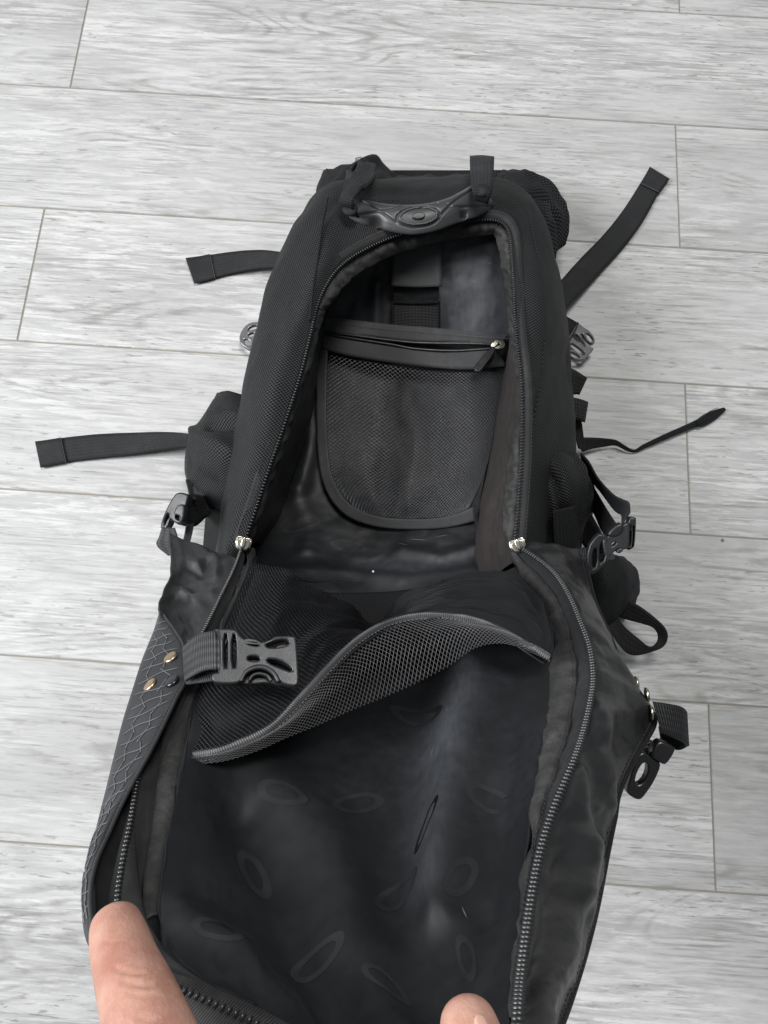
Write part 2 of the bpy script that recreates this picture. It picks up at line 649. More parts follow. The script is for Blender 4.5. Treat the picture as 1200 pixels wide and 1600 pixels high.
MT = {
    'ballistic': fabric('ballistic_nylon', (0.0088, 0.0092, 0.0100), 0.0039, 0.0033, 'weave', 0.9, 0.0009, 0.58, 0.34, 0.01, 0.15, 0.85),
    'side': fabric('side_nylon', (0.0066, 0.0069, 0.0076), 0.0030, 0.0027, 'weave', 0.8, 0.0006, 0.66, 0.26, 0.02, 0.2, 0.7),
    'airmesh': fabric('pad_mesh', (0.0075, 0.008, 0.009), 0.0056, 0.0048, 'weave', 1.0, 0.0014, 0.66, 0.30, 0.02, 0.15, 0.9),
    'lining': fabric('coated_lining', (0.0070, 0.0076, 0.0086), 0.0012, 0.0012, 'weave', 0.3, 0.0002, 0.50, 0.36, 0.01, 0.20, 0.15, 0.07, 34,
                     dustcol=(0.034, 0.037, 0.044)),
    'taffeta': fabric('worn_taffeta', (0.017, 0.0174, 0.0182), 0.0011, 0.0009, 'twill', 0.25, 0.00015, 0.52, 0.34, 0.03, 0.4, 0.15, 0.25, 45),
    'facing': fabric('worn_facing', (0.0215, 0.0213, 0.0212), 0.0016, 0.0014, 'weave', 0.4, 0.0003, 0.6, 0.26, 0.02, 0.7, 0.35, 0.45, 75,
                     dustcol=(0.075, 0.073, 0.071)),
    'gusset': fabric('brown_black_gusset', (0.030, 0.0255, 0.0248), 0.0017, 0.0017, 'twill', 0.5, 0.0003, 0.7, 0.22, 0.03, 0.45, 0.4, 0.15, 40,
                     dustcol=(0.075, 0.066, 0.063)),
    'quilt': fabric('satin_nylon', (0.0085, 0.0086, 0.0093), 0.0009, 0.0008, 'twill', 0.2, 0.0001, 0.38, 0.52, 0.01, 0.25, 0.1, 0.25, 36),
    'webbing': fabric('black_webbing', (0.0078, 0.008, 0.0086), 0.0040, 0.0017, 'rib', 0.8, 0.0006, 0.62, 0.28, 0.02, 0.2, 0.6),
    'greyweb': fabric('grey_webbing', (0.027, 0.028, 0.030), 0.0060, 0.0020, 'rib', 1.0, 0.0009, 0.52, 0.42, 0.03, 0.3, 0.75),
    'strapgrey': fabric('flat_webbing', (0.0135, 0.0138, 0.0146), 0.0035, 0.0016, 'rib', 0.6, 0.0004, 0.68, 0.22, 0.03, 0.25, 0.35),
    'binding': fabric('grosgrain_binding', (0.072, 0.072, 0.074), 0.02, 0.0015, 'rib', 0.8, 0.0005, 0.6, 0.35, 0.05, 0.3, 0.6),
    'tape': fabric('zip_tape', (0.0145, 0.0148, 0.0158), 0.0022, 0.0011, 'twill', 0.5, 0.0003, 0.65, 0.28, 0.02, 0.4, 0.4,
                   dustcol=(0.055, 0.054, 0.053)),
    'pockettape': fabric('pocket_band', (0.038, 0.0385, 0.040), 0.0018, 0.0012, 'twill', 0.4, 0.0002, 0.62, 0.28, 0.03, 0.3, 0.3),
    'ripstop': fabric('coated_wing', (0.0205, 0.0215, 0.0235), 0.0012, 0.0012, 'weave', 0.25, 0.0002, 0.55, 0.40, 0.02, 0.3, 0.15, 0.2, 50),
    'velcro': fabric('hook_patch', (0.006, 0.006, 0.006), 0.0012, 0.0012, 'weave', 1.0, 0.001, 0.9, 0.1, 0.1, 0.5, 0.6),
    'net': solid('net_cord', (0.046, 0.048, 0.054), 0.36, 0, 0.65, 0.4, 0.2),
    'netdark': solid('dark_net_cord', (0.0085, 0.009, 0.0105), 0.45, 0, 0.35, 0.4, 0.2),
    'netlight': solid('pale_net_cord', (0.062, 0.062, 0.065), 0.42, 0, 0.6, 0.45, 0.2),  # paler than the cord of the same pocket's upper netting
    'plastic': solid('buckle_plastic', (0.0095, 0.0098, 0.0108), 0.40, 0, 0.42, 0.2, 0.2, 900),
    'plasticgrey': solid('worn_buckle_plastic', (0.018, 0.0188, 0.0205), 0.40, 0, 0.42, 0.2, 0.25, 900),
    'gloss': solid('glossy_plastic', (0.008, 0.008, 0.009), 0.30, 0, 0.5, 0.2, 0.1, 600),
    'glossgrey': solid('shiny_grey_plastic', (0.10, 0.10, 0.105), 0.20, 0, 0.9, 0.2, 0.1, 600),
    'rubber': solid('moulded_rubber', (0.031, 0.0316, 0.0335), 0.42, 0, 0.5, 0.12, 0.15, 1200),
    'teeth': solid('zip_teeth', (0.0165, 0.017, 0.018), 0.34, 0, 0.55, 0.2, 0.1),
    'nickel': solid('nickel', (0.50, 0.47, 0.41), 0.28, 1.0, 0.5, 0.12, 0.2, 700),
    'brass': solid('antique_brass', (0.50, 0.37, 0.25), 0.34, 1.0, 0.5, 0.2, 0.2, 700),
    'blackmetal': solid('black_metal', (0.05, 0.05, 0.055), 0.22, 0.8, 0.5, 0.2, 0.1, 700),
    'thread': solid('thread', (0.11, 0.114, 0.12), 0.6, 0, 0.3, 0.3, 0.1),
    'thread_dark': solid('dark_thread', (0.022, 0.022, 0.024), 0.6, 0, 0.3, 0.3, 0.1),
    'print': solid('printed_mark', (0.0150, 0.0162, 0.0182), 0.48, 0, 0.38, 0.5, 0.15, 300),
    'print_gloss': solid('glossy_mark', (0.004, 0.0045, 0.006), 0.30, 0, 0.4, 0.2, 0.1, 300),
    'joint': solid('joint_dirt', (0.215, 0.195, 0.17), 0.8, 0, 0.2, 0.2, 0.1),
    'nail': solid('nail', (0.46, 0.27, 0.21), 0.33, 0, 0.5, 0.06, 0.1, 300),
    'crumb': solid('crumb', (0.16, 0.14, 0.11), 0.8, 0, 0.2, 0.3, 0.3),
    'lint': solid('lint', (0.75, 0.75, 0.75), 0.8, 0, 0.2, 0.1, 0.1),
    'wood': wood(),
    'skin': skin(),
}

# ---------------------------------------------------------------- floor
YAW = -0.0418
PW, PL, GAP = 0.193, 1.38, 0.0019
cy_, sy_ = math.cos(YAW), math.sin(YAW)


def uv2w(u, v):
    return Vector((cy_ * u - sy_ * v, sy_ * u + cy_ * v, 0))


fl = bpy.data.objects.new('floor', bpy.data.meshes.new('floor'))
bmf = bmesh.new()
vs = [bmf.verts.new(uv2w(u, v) + Vector((0, 0, z))) for z in (-0.012, -0.0010) for u, v in ((-2.3, -0.725), (2.2, -0.725), (2.2, 1.77), (-2.3, 1.77))]
for f in ((0, 3, 2, 1), (4, 5, 6, 7), (0, 1, 5, 4), (1, 2, 6, 5), (2, 3, 7, 6), (3, 0, 4, 7)):
    bmf.faces.new([vs[i] for i in f])
bmf.to_mesh(fl.data)
bmf.free()
fl.data.materials.append(MT['joint'])
C.objects.link(fl)
fl['kind'] = 'structure'
fl['label'] = 'pale grey wood-look plank floor under the backpack'

bm = bmesh.new()
bmesh.ops.create_cube(bm, size=1)
for v in bm.verts:
    v.co = Vector((v.co.x * (PL - GAP), v.co.y * (PW - GAP), v.co.z * 0.008 - 0.004))
bmesh.ops.bevel(bm, geom=[e for e in bm.edges if all(v.co.z > -0.001 for v in e.verts)], offset=0.0006, segments=2, affect='EDGES')
plank_me = bpy.data.meshes.new('plank')
bm.to_mesh(plank_me)
bm.free()
plank_me.materials.append(MT['wood'])
# row k lies between joint lines k-1 and k ; u of one end joint in that row
ends = {0: 0.365, 1: -0.4836, 2: 0.353, 3: -0.484, 4: 0.353, 5: -0.484, 6: 0.366, 7: -0.484}
for k in range(-3, 10):
    e0 = ends.get(k, -0.484 if k % 2 else 0.36)
    for j in range(-2, 2):
        u = e0 + j * PL + PL / 2
        p = bpy.data.objects.new('plank', plank_me)
        C.objects.link(p)
        p.parent = fl
        p.location = uv2w(u, 1.0034 - k * PW + PW / 2)
        p.rotation_euler = (random.choice((0, 0)), 0, YAW + (math.pi if (k * 3 + j) % 2 else 0))

# ---------------------------------------------------------------- backpack
bag = bpy.data.objects.new('backpack', None)
C.objects.link(bag)
bag['label'] = 'large black nylon backpack lying unzipped with its front flap pulled open'
bag['category'] = 'backpack'
bag.empty_display_size = 0.05


def part(name, parent=bag):
    o = bpy.data.objects.new(name, None)
    C.objects.link(o)
    o.parent = parent
    return o


# ---- body shell: stations round the opening; zip edge, crease, silhouette
ST = [
    ((374, 872, .185), (358, 872, .178), (338, 872, .13)),
    ((382, 848, .200), (364, 848, .192), (343, 850, .14)),
    ((402, 790, .205), (378, 790, .200), (352, 795, .15)),
    ((420, 735, .207), (392, 735, .203), (364, 740, .155)),
    ((446, 660, .207), (412, 660, .205), (378, 660, .16)),
    ((470, 585, .204), (430, 580, .204), (390, 585, .16)),
    ((485, 525, .200), (452, 520, .202), (402, 520, .155)),
    ((498, 472, .195), (478, 462, .198), (418, 455, .15)),
    ((520, 430, .187), (496, 405, .193), (440, 395, .145)),
    ((550, 402, .180), (510, 345, .180), (470, 340, .13)),
    ((600, 376, .172), (540, 305, .160), (512, 290, .11)),
    ((650, 360, .166), (620, 312, .155), (600, 284, .105)),
    ((700, 350, .162), (690, 312, .152), (690, 282, .105)),
    ((745, 344, .160), (755, 300, .150), (765, 280, .105)),
    ((780, 346, .160), (800, 310, .152), (812, 292, .11)),
    ((795, 362, .164), (828, 345, .155), (842, 335, .12)),
    ((800, 400, .172), (838, 395, .165), (858, 390, .13)),
    ((803, 450, .183), (846, 450, .175), (872, 450, .13)),
    ((806, 512, .193), (850, 520, .183), (881, 520, .125)),
    ((815, 600, .200), (842, 600, .190), (889, 600, .125)),
    ((815, 700, .204), (828, 690, .195), (897, 680, .12)),
    ((809, 795, .203), (820, 790, .194), (885, 780, .10)),
    ((804, 848, .200), (815, 848, .19), (860, 850, .09)),
    ((800, 872, .185), (812, 875, .175), (850, 880, .08)),
]
rows = []
for zp, cr, si in ST:
    a, b, c = P(*zp), P(*cr), P(*si)
    o = Vector((c.x - a.x, c.y - a.y, 0)).normalized()
    rows.append([a, b, c, Vector((c.x + o.x * .006, c.y + o.y * .006, c.z * .55)),
                 Vector((c.x - o.x * .012, c.y - o.y * .012, .004))])
G = grid(rows, 34, 200)
G = wrinkle(G, [(.0035, 9, 9, 1, 'n'), (.0016, 30, 14, 2, 'n')], 'l',
            folds=[(.003, .010, [(.2, .36), (.25, .46), (.22, .5)]), (.0035, .012, [(.5, .2), (.45, .35), (.5, .42)]),
                   (-.003, .010, [(.62, .7), (.55, .78), (.5, .86)]), (.003, .01, [(.45, .8), (.6, .95)])])
G[:, -1, 2] = np.maximum(G[:, -1, 2], .003)
body = mesh_grid('body_shell', G, MT['ballistic'], bag, .0025)
body['label'] = 'black woven nylon sides and top of the bag around the opening'
zip_body = [ST[i][0] for i in range(1, len(ST) - 1)]
# smoother darker outer side over the left shoulder of the bag
tube('piping', [(512, 309, .1815), (504, 350, .189), (497, 400, .196), (489, 450, .2015), (484, 500, .2045)], .0011, MT['side'], body, 50)
tube('piping', [(829, 346, .157), (840, 397, .167), (848, 450, .177), (851, 520, .185), (843, 600, .192), (829, 690, .197), (820, 800, .195)], .0013, MT['side'], body, 90)

# back panel under the bag
rows = []
for y in (270, 330, 420, 520, 640, 760, 860, 930):
    xs = {270: (530, 790), 330: (490, 850), 420: (455, 865), 520: (420, 880), 640: (395, 890), 760: (375, 890), 860: (355, 860), 930: (370, 840)}[y]
    rows.append([(xs[0] + (xs[1] - xs[0]) * k / 4, y, .006 + .006 * (k in (1, 2, 3))) for k in range(5)])
sheet('back_panel', rows, MT['airmesh'], bag, 20, 30, .01, offset=0)
# bottom wall between floor and flap hinge
rows = [[(345, 872, .16), (480, 905, .10), (600, 915, .085), (720, 905, .10), (850, 880, .14)],
        [(340, 885, .09), (480, 925, .06), (600, 935, .055), (720, 925, .06), (850, 895, .08)],
        [(350, 880, .006), (480, 930, .006), (600, 940, .006), (720, 930, .006), (850, 890, .006)]]
sheet('bottom_panel', rows, MT['side'], bag, 40, 14, .002, [(.004, 14, 14, 4, 'n')])

# ---- interior
inner = part('interior')
rows = [
    [(545, 360, .125), (620, 352, .128), (700, 345, .128), (800, 340, .125)],
    [(515, 400, .107), (610, 395, .109), (700, 390, .112), (812, 385, .114)],
    [(480, 470, .082), (600, 462, .084), (700, 460, .090), (815, 455, .096)],
    [(455, 560, .055), (590, 560, .05), (700, 560, .055), (815, 560, .065)],
    [(440, 660, .045), (590, 660, .042), (700, 660, .048), (815, 660, .055)],
    [(425, 760, .045), (580, 770, .042), (690, 770, .045), (808, 760, .05)],
    [(405, 830, .055), (580, 840, .055), (690, 840, .06), (805, 830, .06)],
    [(390, 880, .085), (560, 895, .075), (690, 895, .08), (800, 880, .09)],
    [(385, 930, .13), (560, 950, .11), (690, 945, .115), (810, 930, .13)],
    [(370, 985, .17), (560, 1015, .13), (690, 1010, .14), (840, 985, .17)],
]
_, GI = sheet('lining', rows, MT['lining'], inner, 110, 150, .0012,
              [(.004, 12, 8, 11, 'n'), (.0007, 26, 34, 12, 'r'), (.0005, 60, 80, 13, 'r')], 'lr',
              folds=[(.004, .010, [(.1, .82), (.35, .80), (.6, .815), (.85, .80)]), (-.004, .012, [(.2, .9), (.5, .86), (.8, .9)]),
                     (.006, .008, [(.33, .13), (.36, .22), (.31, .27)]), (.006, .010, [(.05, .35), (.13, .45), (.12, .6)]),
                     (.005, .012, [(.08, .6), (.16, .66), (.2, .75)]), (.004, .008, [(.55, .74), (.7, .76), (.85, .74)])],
              sheen_wear=[(.85, .06, [(.66, .05), (.80, .22)]), (.35, .04, [(.3, .08), (.3, .24)]), (.5, .012, [(.40, .77), (.60, .79), (.8, .77)]), (.35, .01, [(.3, .2), (.34, .26)]), (.3, .012, [(.5, .83), (.65, .86)])])  # scuffed top strengthened to brighten the interior; crease highlights painted as colour
# left inner wall
lw = [((380, 848, .196), (388, 850, .13), (410, 850, .06)), ((403, 790, .202), (420, 795, .13), (440, 800, .05)),
      ((422, 735, .204), (440, 735, .13), (460, 740, .048)), ((448, 660, .204), (465, 660, .13), (485, 660, .048)),
      ((472, 585, .201), (485, 585, .13), (497, 585, .05)), ((488, 525, .197), (497, 525, .13), (508, 525, .06)),
      ((500, 472, .192), (508, 474, .13), (518, 475, .066)), ((522, 432, .184), (530, 440, .14), (540, 440, .07)),
      ((552, 404, .177), (558, 412, .14), (562, 412, .085)), ((600, 378, .168), (605, 388, .13), (608, 388, .085))]
sheet('side_lining', lw, MT['lining'], inner, 24, 90, .001, [(.004, 14, 10, 21, 'n'), (.0012, 30, 40, 22, 'r')], 'lr')
tw = [((590, 380, .168), (596, 390, .14), (600, 385, .085)), ((650, 362, .163), (652, 374, .13), (655, 370, .09)), ((700, 352, .159), (702, 364, .13), (703, 360, .09)),
      ((745, 346, .157), (746, 358, .13), (748, 355, .09)), ((782, 348, .157), (778, 360, .13), (780, 358, .09)), ((797, 364, .16), (790, 376, .13), (798, 380, .09))]
sheet('top_lining', tw, MT['lining'], inner, 16, 50, .001, [(.003, 20, 20, 23, 'n')], 'lr')
# right inner wall: brownish gusset, wide below
rw = [((798, 366, .160), (786, 372, .14), (790, 380, .088)), ((801, 402, .168), (792, 402, .14), (796, 402, .086)), ((804, 450, .179), (797, 450, .14), (800, 452, .08)),
      ((807, 512, .190), (800, 512, .145), (800, 512, .07)), ((815, 600, .197), (803, 600, .14), (783, 600, .06)),
      ((815, 700, .201), (800, 700, .14), (766, 700, .052)), ((809, 770, .201), (792, 770, .14), (750, 780, .05)),
      ((805, 820, .199), (785, 822, .14), (742, 830, .056)), ((802, 855, .194), (782, 860, .14), (741, 868, .075)), ((800, 880, .18), (785, 892, .14), (752, 905, .10))]
sheet('gusset', rw, MT['gusset'], inner, 26, 110, .001, [(.0035, 16, 12, 31, 'n'), (.002, 34, 26, 32, 'r')], 'lr',
      folds=[(.005, .006, [(.35, .6), (.4, .75), (.3, .95)]), (-.004, .005, [(.6, .7), (.7, .95)])])


# gathered facing strip just inside the zip
def facing(name, pz, width_px, inward, mat, parent, n, seed, drop=.012, amp=.0032):
    rws = []
    for (x, y, z), (dx, dy), wd in zip(pz, inward, width_px):
        rws.append([(x, y, z - .001), (x + dx * wd * .5, y + dy * wd * .5, z - drop * .25), (x + dx * wd, y + dy * wd, z - drop)])
    Gf = grid(rws, 12, n)
    U, V = arclen(Gf)
    Nn = face_cam(Gf)
    for j in range(n):
        for i in range(12):
            k = math.sin(math.pi * (i / 11) ** .7) + .6 * (i / 11)
            g = noise.noise(Vector((V[j] * 75, seed, i * .08))) + .5 * noise.noise(Vector((V[j] * 170, seed + 3, i * .15)))
            Gf[j, i] += Nn[j, i] * amp * k * g
            Gf[j, i] += np.array([0, -1, 0]) * .0016 * (i / 11) * noise.noise(Vector((V[j] * 50, seed + 9, 0)))
    return mesh_grid(name, Gf, mat, parent, .0011)


fz = [(496, 480, .191), (510, 450, .188), (528, 424, .182), (556, 400, .175), (600, 378, .168), (650, 362, .162), (700, 352, .158), (745, 346, .156), (780, 349, .156)]
facing('facing_strip', fz, [12, 20, 24, 26, 26, 26, 24, 24, 20],
       [(.8, .6), (.8, .6), (.7, .7), (.55, .83), (.45, .9), (.35, .94), (.25, .97), (.15, .99), (-.4, .9)], MT['facing'], inner, 190, 1.3)
fz = [(781, 350, .156), (796, 366, .159), (801, 402, .168), (804, 450, .179), (807, 512, .189), (814, 590, .196)]
facing('facing_strip', fz, [20, 24, 20, 16, 13, 9], [(-.5, .85), (-.9, .3), (-1, 0), (-1, 0), (-1, 0), (-1, 0)], MT['facing'], inner, 120, 5.1)
fz = [(815, 650, .199), (815, 700, .200), (811, 770, .200), (806, 820, .198), (803, 850, .195)]
facing('facing_strip', fz, [10, 20, 24, 22, 12], [(-1, 0)] * 5, MT['facing'], inner, 80, 8.7)
fz = [(496, 482, .190), (486, 525, .194), (472, 583, .198), (448, 660, .201), (422, 735, .201), (402, 792, .199), (384, 846, .194)]
facing('facing_strip', fz, [12, 11, 10, 9, 9, 10, 10], [(1, .3)] * 7, MT['tape'], inner, 120, 12.7)

# velcro tab
rows = [[(613, 376, .13), (651, 374, .131), (690, 372, .13)], [(612, 410, .118), (651, 410, .12), (690, 408, .118)],
        [(612, 447, .108), (651, 449, .111), (690, 448, .109)]]
tab, _ = sheet('strap_tab', rows, MT['pockettape'], inner, 14, 20, .003, [(.0015, 20, 20, 41, 'n')], offset=0)
rows = [[(616, 447, .103), (651, 449, .104), (686, 449, .104)], [(615, 460, .098), (651, 462, .100), (686, 461, .100)], [(615, 474, .095), (650, 475, .097), (685, 474, .096)]]
sheet('hook_patch', rows, MT['velcro'], inner, 24, 16, .002, [(.0008, 220, 220, 42, 'n')], offset=0)
rows = [[(612, 470, .093), (650, 472, .094), (688, 470, .094)], [(612, 490, .088), (650, 492, .089), (688, 490, .088)], [(612, 516, .080), (650, 518, .081), (688, 518, .080)]]
sheet('strap_tab', rows, MT['webbing'], inner, 14, 18, .0024, [(.0012, 20, 20, 43, 'n')], offset=0)

# zipped net pocket on the back wall
pocket = part('net_pocket')
rows = [
    [(515, 545, .066), (607, 560, .071), (683, 570, .072), (743, 573, .07), (792, 568, .068)],
    [(510, 622, .060), (600, 630, .068), (680, 635, .062), (740, 630, .070), (784, 620, .066)],
    [(512, 702, .057), (600, 705, .064), (672, 708, .056), (730, 705, .066), (768, 700, .062)],
    [(520, 752, .056), (595, 760, .062), (665, 762, .055), (715, 758, .062), (752, 752, .060)],
    [(560, 800, .058), (600, 808, .059), (660, 810, .057), (700, 808, .060), (732, 795, .060)],
]
Gn = wrinkle(grid(rows, 60, 60), [(.0040, 12, 7, 51, 'n')], 'lrtb',
             folds=[(-.006, .014, [(.45, .2), (.52, .5), (.5, .9)]), (.005, .02, [(.8, .3), (.85, .6)]), (.004, .02, [(.2, .6), (.25, .9)])])
pn = net('netting', Gn, .0024, .0021, .0011, MT['net'], pocket)
bl = [(494, 540, .066), (495, 600, .060), (497, 702, .057), (508, 762, .056), (537, 802, .057), (581, 821, .059), (640, 827, .059), (700, 824, .060), (743, 814, .062)]
br = [(512, 548, .070), (510, 605, .064), (512, 700, .061), (521, 750, .060), (545, 786, .061), (583, 805, .063), (640, 811, .062), (700, 807, .064), (740, 792, .066)]
strap('binding', bl, br, MT['pockettape'], pocket, 90, .0022, [(.001, 30, 30, 53, 'n')])
# band with the pocket zip : upper tape, gap, lower tape
up_t = [(497, 494, .083), (543, 499, .084), (613, 507, .086), (686, 513, .087), (750, 519, .087), (797, 522, .087)]
up_b = [(499, 519, .077), (543, 524, .079), (613, 533, .081), (660, 537, .082), (735, 538, .082), (780, 540, .081)]
strap('zip_band', up_t, up_b, MT['pockettape'], pocket, 60, .002, [(.0012, 24, 24, 54, 'n')])
lo_t = [(501, 520, .0765), (545, 527, .0785), (610, 537, .0805), (650, 544, .081), (710, 547, .0805), (775, 543, .0805)]
lo_b = [(503, 545, .070), (545, 556, .072), (607, 566, .075), (683, 575, .077), (743, 577, .076), (791, 572, .075)]
strap('zip_band', lo_t, lo_b, MT['pockettape'], pocket, 60, .002, [(.0012, 24, 24, 55, 'n')])
up_z = [(x, y - 1, z + .002) for x, y, z in up_b]
lo_z = [(x, y + 1, z + .002) for x, y, z in lo_t]
tube('zip_coil', up_z, .0013, MT['teeth'], pocket, 70)
tube('zip_coil', lo_z, .0013, MT['teeth'], pocket, 70)
tube('zip_coil', [(x, y - 5, z + .0015) for x, y, z in up_b], .0007, MT['thread_dark'], pocket, 70)
beads('stitching', path([(x, y + 7, z + .0016) for x, y, z in up_t], 90), .0030, (.0009, .0002, .0002), MT['thread'], pocket, 'b')
beads('stitching', path([(x, y - 6, z + .0016) for x, y, z in lo_b], 90), .0030, (.0009, .0002, .0002), MT['thread'], pocket, 'b')
pl = part('zipper_pull')
p0 = (778, 542, .084)
nn = Vector((0, -.1, 1))
plate('slider', [(768, 534), (784, 533), (789, 538), (788, 545), (780, 548), (770, 547)], [circ(777, 540, 3, 2)], p0, nn, .004, .0008, MT['nickel'], pl, 1, .002)
plate('slider', [(764, 540), (776, 536), (779, 541), (768, 548)], [], p0, nn, .003, .0008, MT['nickel'], pl, 1, .005)
plate('pull_tab', [(768, 543), (777, 549), (752, 581), (747, 584), (740, 580), (740, 575)], [], (758, 562, .086), (-.15, .1, 1), .0024, .0008, MT['gloss'], pl, 2, .002)

# ---- main zipper on the body
mz = part('main_zipper')
zb = path(zip_body, 420)
beads('zip_teeth', zb, .0030, (.0010, .0021, .0014), MT['teeth'], mz, 'e', 0, .0026)
T_, S_, N_ = frames(zb)
tp = np.stack([zb - S_ * .0016 + N_ * .0004, zb + S_ * .0048 + N_ * .0012, zb + S_ * .0105 + N_ * .0006], 1)
tp2 = np.stack([zb + S_ * .0016 + N_ * .0004, zb - S_ * .0048 + N_ * .0012, zb - S_ * .0105 + N_ * .0006], 1)
# tape runs on the outer side
cen = np.array(list(P(640, 600, .2)))
use = tp if np.linalg.norm(tp[200, 2] - cen) > np.linalg.norm(tp2[200, 2] - cen) else tp2
mesh_grid('zip_tape', use, MT['tape'], mz, .0012)
sgn = 1 if use is tp else -1
beads('stitching', zb + S_ * .0088 * sgn + N_ * .0016, .0034, (.0011, .00025, .0002), MT['thread_dark'], mz, 'b')


def slider(px, py, z, ang):
    o = P(px, py, z)
    s = part('slider', mz)
    n = (CAM - o).normalized()
    ca, sa = math.cos(ang), math.sin(ang)

    def tr(l):
        return [(px + 1.25 * (x * ca - y * sa), py + 1.25 * (x * sa + y * ca)) for x, y in l]
    base = plate('slider_body', tr([(-11, -7), (-4, -9), (0, -6), (4, -9), (11, -7), (9, 5), (5, 9), (-5, 9), (-9, 5)]), [], o, n, .0022, .0008, MT['nickel'], s, 1, .001)
    plate('slider_top', tr([(-9, -6), (9, -6), (8, 5), (4, 8), (-4, 8), (-8, 5)]), [], o, n, .0018, .0008, MT['nickel'], s, 1, .0052)
    plate('slider_bridge', tr([(-3, -8), (3, -8), (3, 6), (-3, 6)]), [], o, n, .003, .001, MT['nickel'], s, 1, .0085)
    for q in (-8.5, 8.5):
        plate('slider_flange', tr([(q - 1.5, -5), (q + 1.5, -5), (q + 1.2, 4), (q - 1.2, 4)]), [], o, n, .004, .0006, MT['nickel'], s, 0, .003)
    return s


for a in ((380, 849, .206, .25), (809, 852, .206, -.35)):
    sl = slider(*a)
# flatten level: slider pieces are sub-parts of the main zipper
for s in [o for o in list(mz.children) if o.name.startswith('slider')]:
    for ch in list(s.children):
        ch.parent = mz
    bpy.data.objects.remove(s)

# ---- side pockets
rows = [
    [(400, 620, .10), (365, 613, .11), (341, 613, .092), (338, 618, .05), (344, 620, .008)],
    [(398, 655, .13), (357, 652, .13), (319, 655, .10), (316, 660, .05), (322, 662, .008)],
    [(390, 715, .15), (342, 703, .150), (297, 693, .118), (292, 698, .055), (298, 702, .008)],
    [(380, 750, .15), (336, 745, .142), (294, 737, .102), (292, 742, .05), (298, 744, .008)],
    [(372, 790, .14), (340, 784, .122), (307, 775, .09), (306, 777, .05), (312, 778, .008)],
    [(365, 835, .12), (350, 824, .10), (330, 814, .07), (330, 815, .04), (335, 815, .008)],
]
sp, GS = sheet('side_pocket', rows, MT['ballistic'], bag, 50, 60, .002, [(.003, 14, 14, 61, 'n'), (.001, 40, 40, 62, 'n')], 'b',
               folds=[(-.007, .006, [(.28, .32), (.12, .30)]), (.006, .008, [(.5, .36), (.1, .47)]), (-.004, .010, [(.45, .62), (.2, .7)]), (.004, .005, [(.36, .2), (.2, .22), (.1, .2)])])
pts = [np.array(gs(GS, s, t)[0]) + np.array(gs(GS, s, t)[1]) * .0004 for s, t in ((.5, .39), (.4, .41), (.3, .44), (.2, .47), (.1, .49), (.02, .5))]
beads('stitching', crom(pts, 40), .0034, (.0011, .0003, .0003), MT['thread_dark'], sp, 'b')
rows = [
    [(812, 690, .15), (840, 686, .152), (862, 683, .13), (876, 688, .08), (880, 695, .008)],
    [(812, 725, .14), (850, 720, .162), (888, 712, .137), (905, 725, .08), (905, 730, .008)],
    [(812, 765, .12), (866, 757, .16), (905, 745, .137), (928, 757, .07), (925, 760, .008)],
    [(812, 805, .11), (872, 795, .15), (908, 785, .125), (926, 800, .06), (920, 800, .008)],
    [(812, 850, .10), (868, 845, .12), (900, 835, .10), (910, 840, .05), (905, 840, .008)],
    [(812, 885, .08), (868, 880, .09), (900, 872, .07), (905, 875, .03), (900, 875, .008)],
]
sheet('side_pocket', rows, MT['ballistic'], bag, 50, 60, .002, [(.003, 14, 14, 63, 'n'), (.001, 40, 40, 64, 'n')], 'b',
      folds=[(-.010, .007, [(.12, .08), (.22, .4), (.28, .75)]), (.005, .006, [(.5, .05), (.42, .4), (.42, .8)]), (-.004, .006, [(.52, .15), (.55, .6)])])
strap('webbing_tab', [(863, 798, .158), (864, 830, .138), (866, 866, .105)], [(899, 792, .150), (902, 825, .128), (906, 858, .098)], MT['webbing'], bag, 24, .002, [(.002, 20, 20, 65, 'n')])
rows = [[(322, 796, .10), (335, 798, .11), (350, 804, .12)], [(319, 830, .08), (332, 834, .09), (352, 842, .10)], [(316, 866, .06), (330, 870, .07), (350, 876, .08)]]
sheet('compression_strap', rows, MT['webbing'], bag, 10, 20, .002)

# ---- shoulder pads behind the top edge
rows = [
    [(497, 340, .03), (515, 340, .06), (560, 340, .07), (620, 335, .07), (700, 330, .07), (760, 330, .07)],
    [(495, 305, .03), (512, 305, .07), (560, 305, .085), (620, 305, .08), (700, 302, .08), (765, 300, .08)],
    [(503, 272, .03), (520, 274, .055), (560, 270, .075), (610, 282, .065), (690, 285, .065), (750, 278, .07)],
    [(508, 264, .012), (530, 258, .028), (585, 252, .05), (616, 272, .03), (690, 277, .03), (745, 270, .03)],
    [(512, 268, .002), (535, 262, .004), (585, 258, .01), (616, 276, .006), (690, 281, .006), (745, 274, .006)],
]
sheet('shoulder_pad', rows, MT['side'], bag, 70, 34, .003, [(.004, 14, 14, 71, 'n'), (.0025, 34, 20, 72, 'r')], 'b',
      folds=[(.006, .008, [(.2, .1), (.3, .5), (.35, .8)]), (-.005, .008, [(.5, .2), (.52, .7)]), (.004, .006, [(.7, .2), (.72, .7)])])
rows = [
    [(770, 300, .10), (770, 285, .10), (780, 272, .06), (790, 268, .01)],
    [(800, 310, .11), (808, 290, .11), (812, 276, .07), (812, 268, .01)],
    [(825, 345, .11), (840, 318, .115), (848, 295, .08), (850, 284, .01)],
    [(832, 375, .10), (855, 350, .11), (868, 325, .08), (872, 313, .01)],
    [(838, 400, .09), (862, 380, .095), (876, 350, .07), (882, 335, .01)],
    [(842, 430, .07), (858, 410, .075), (872, 380, .055), (879, 362, .01)],
    [(846, 450, .05), (852, 440, .05), (858, 420, .035), (858, 405, .01)],
]
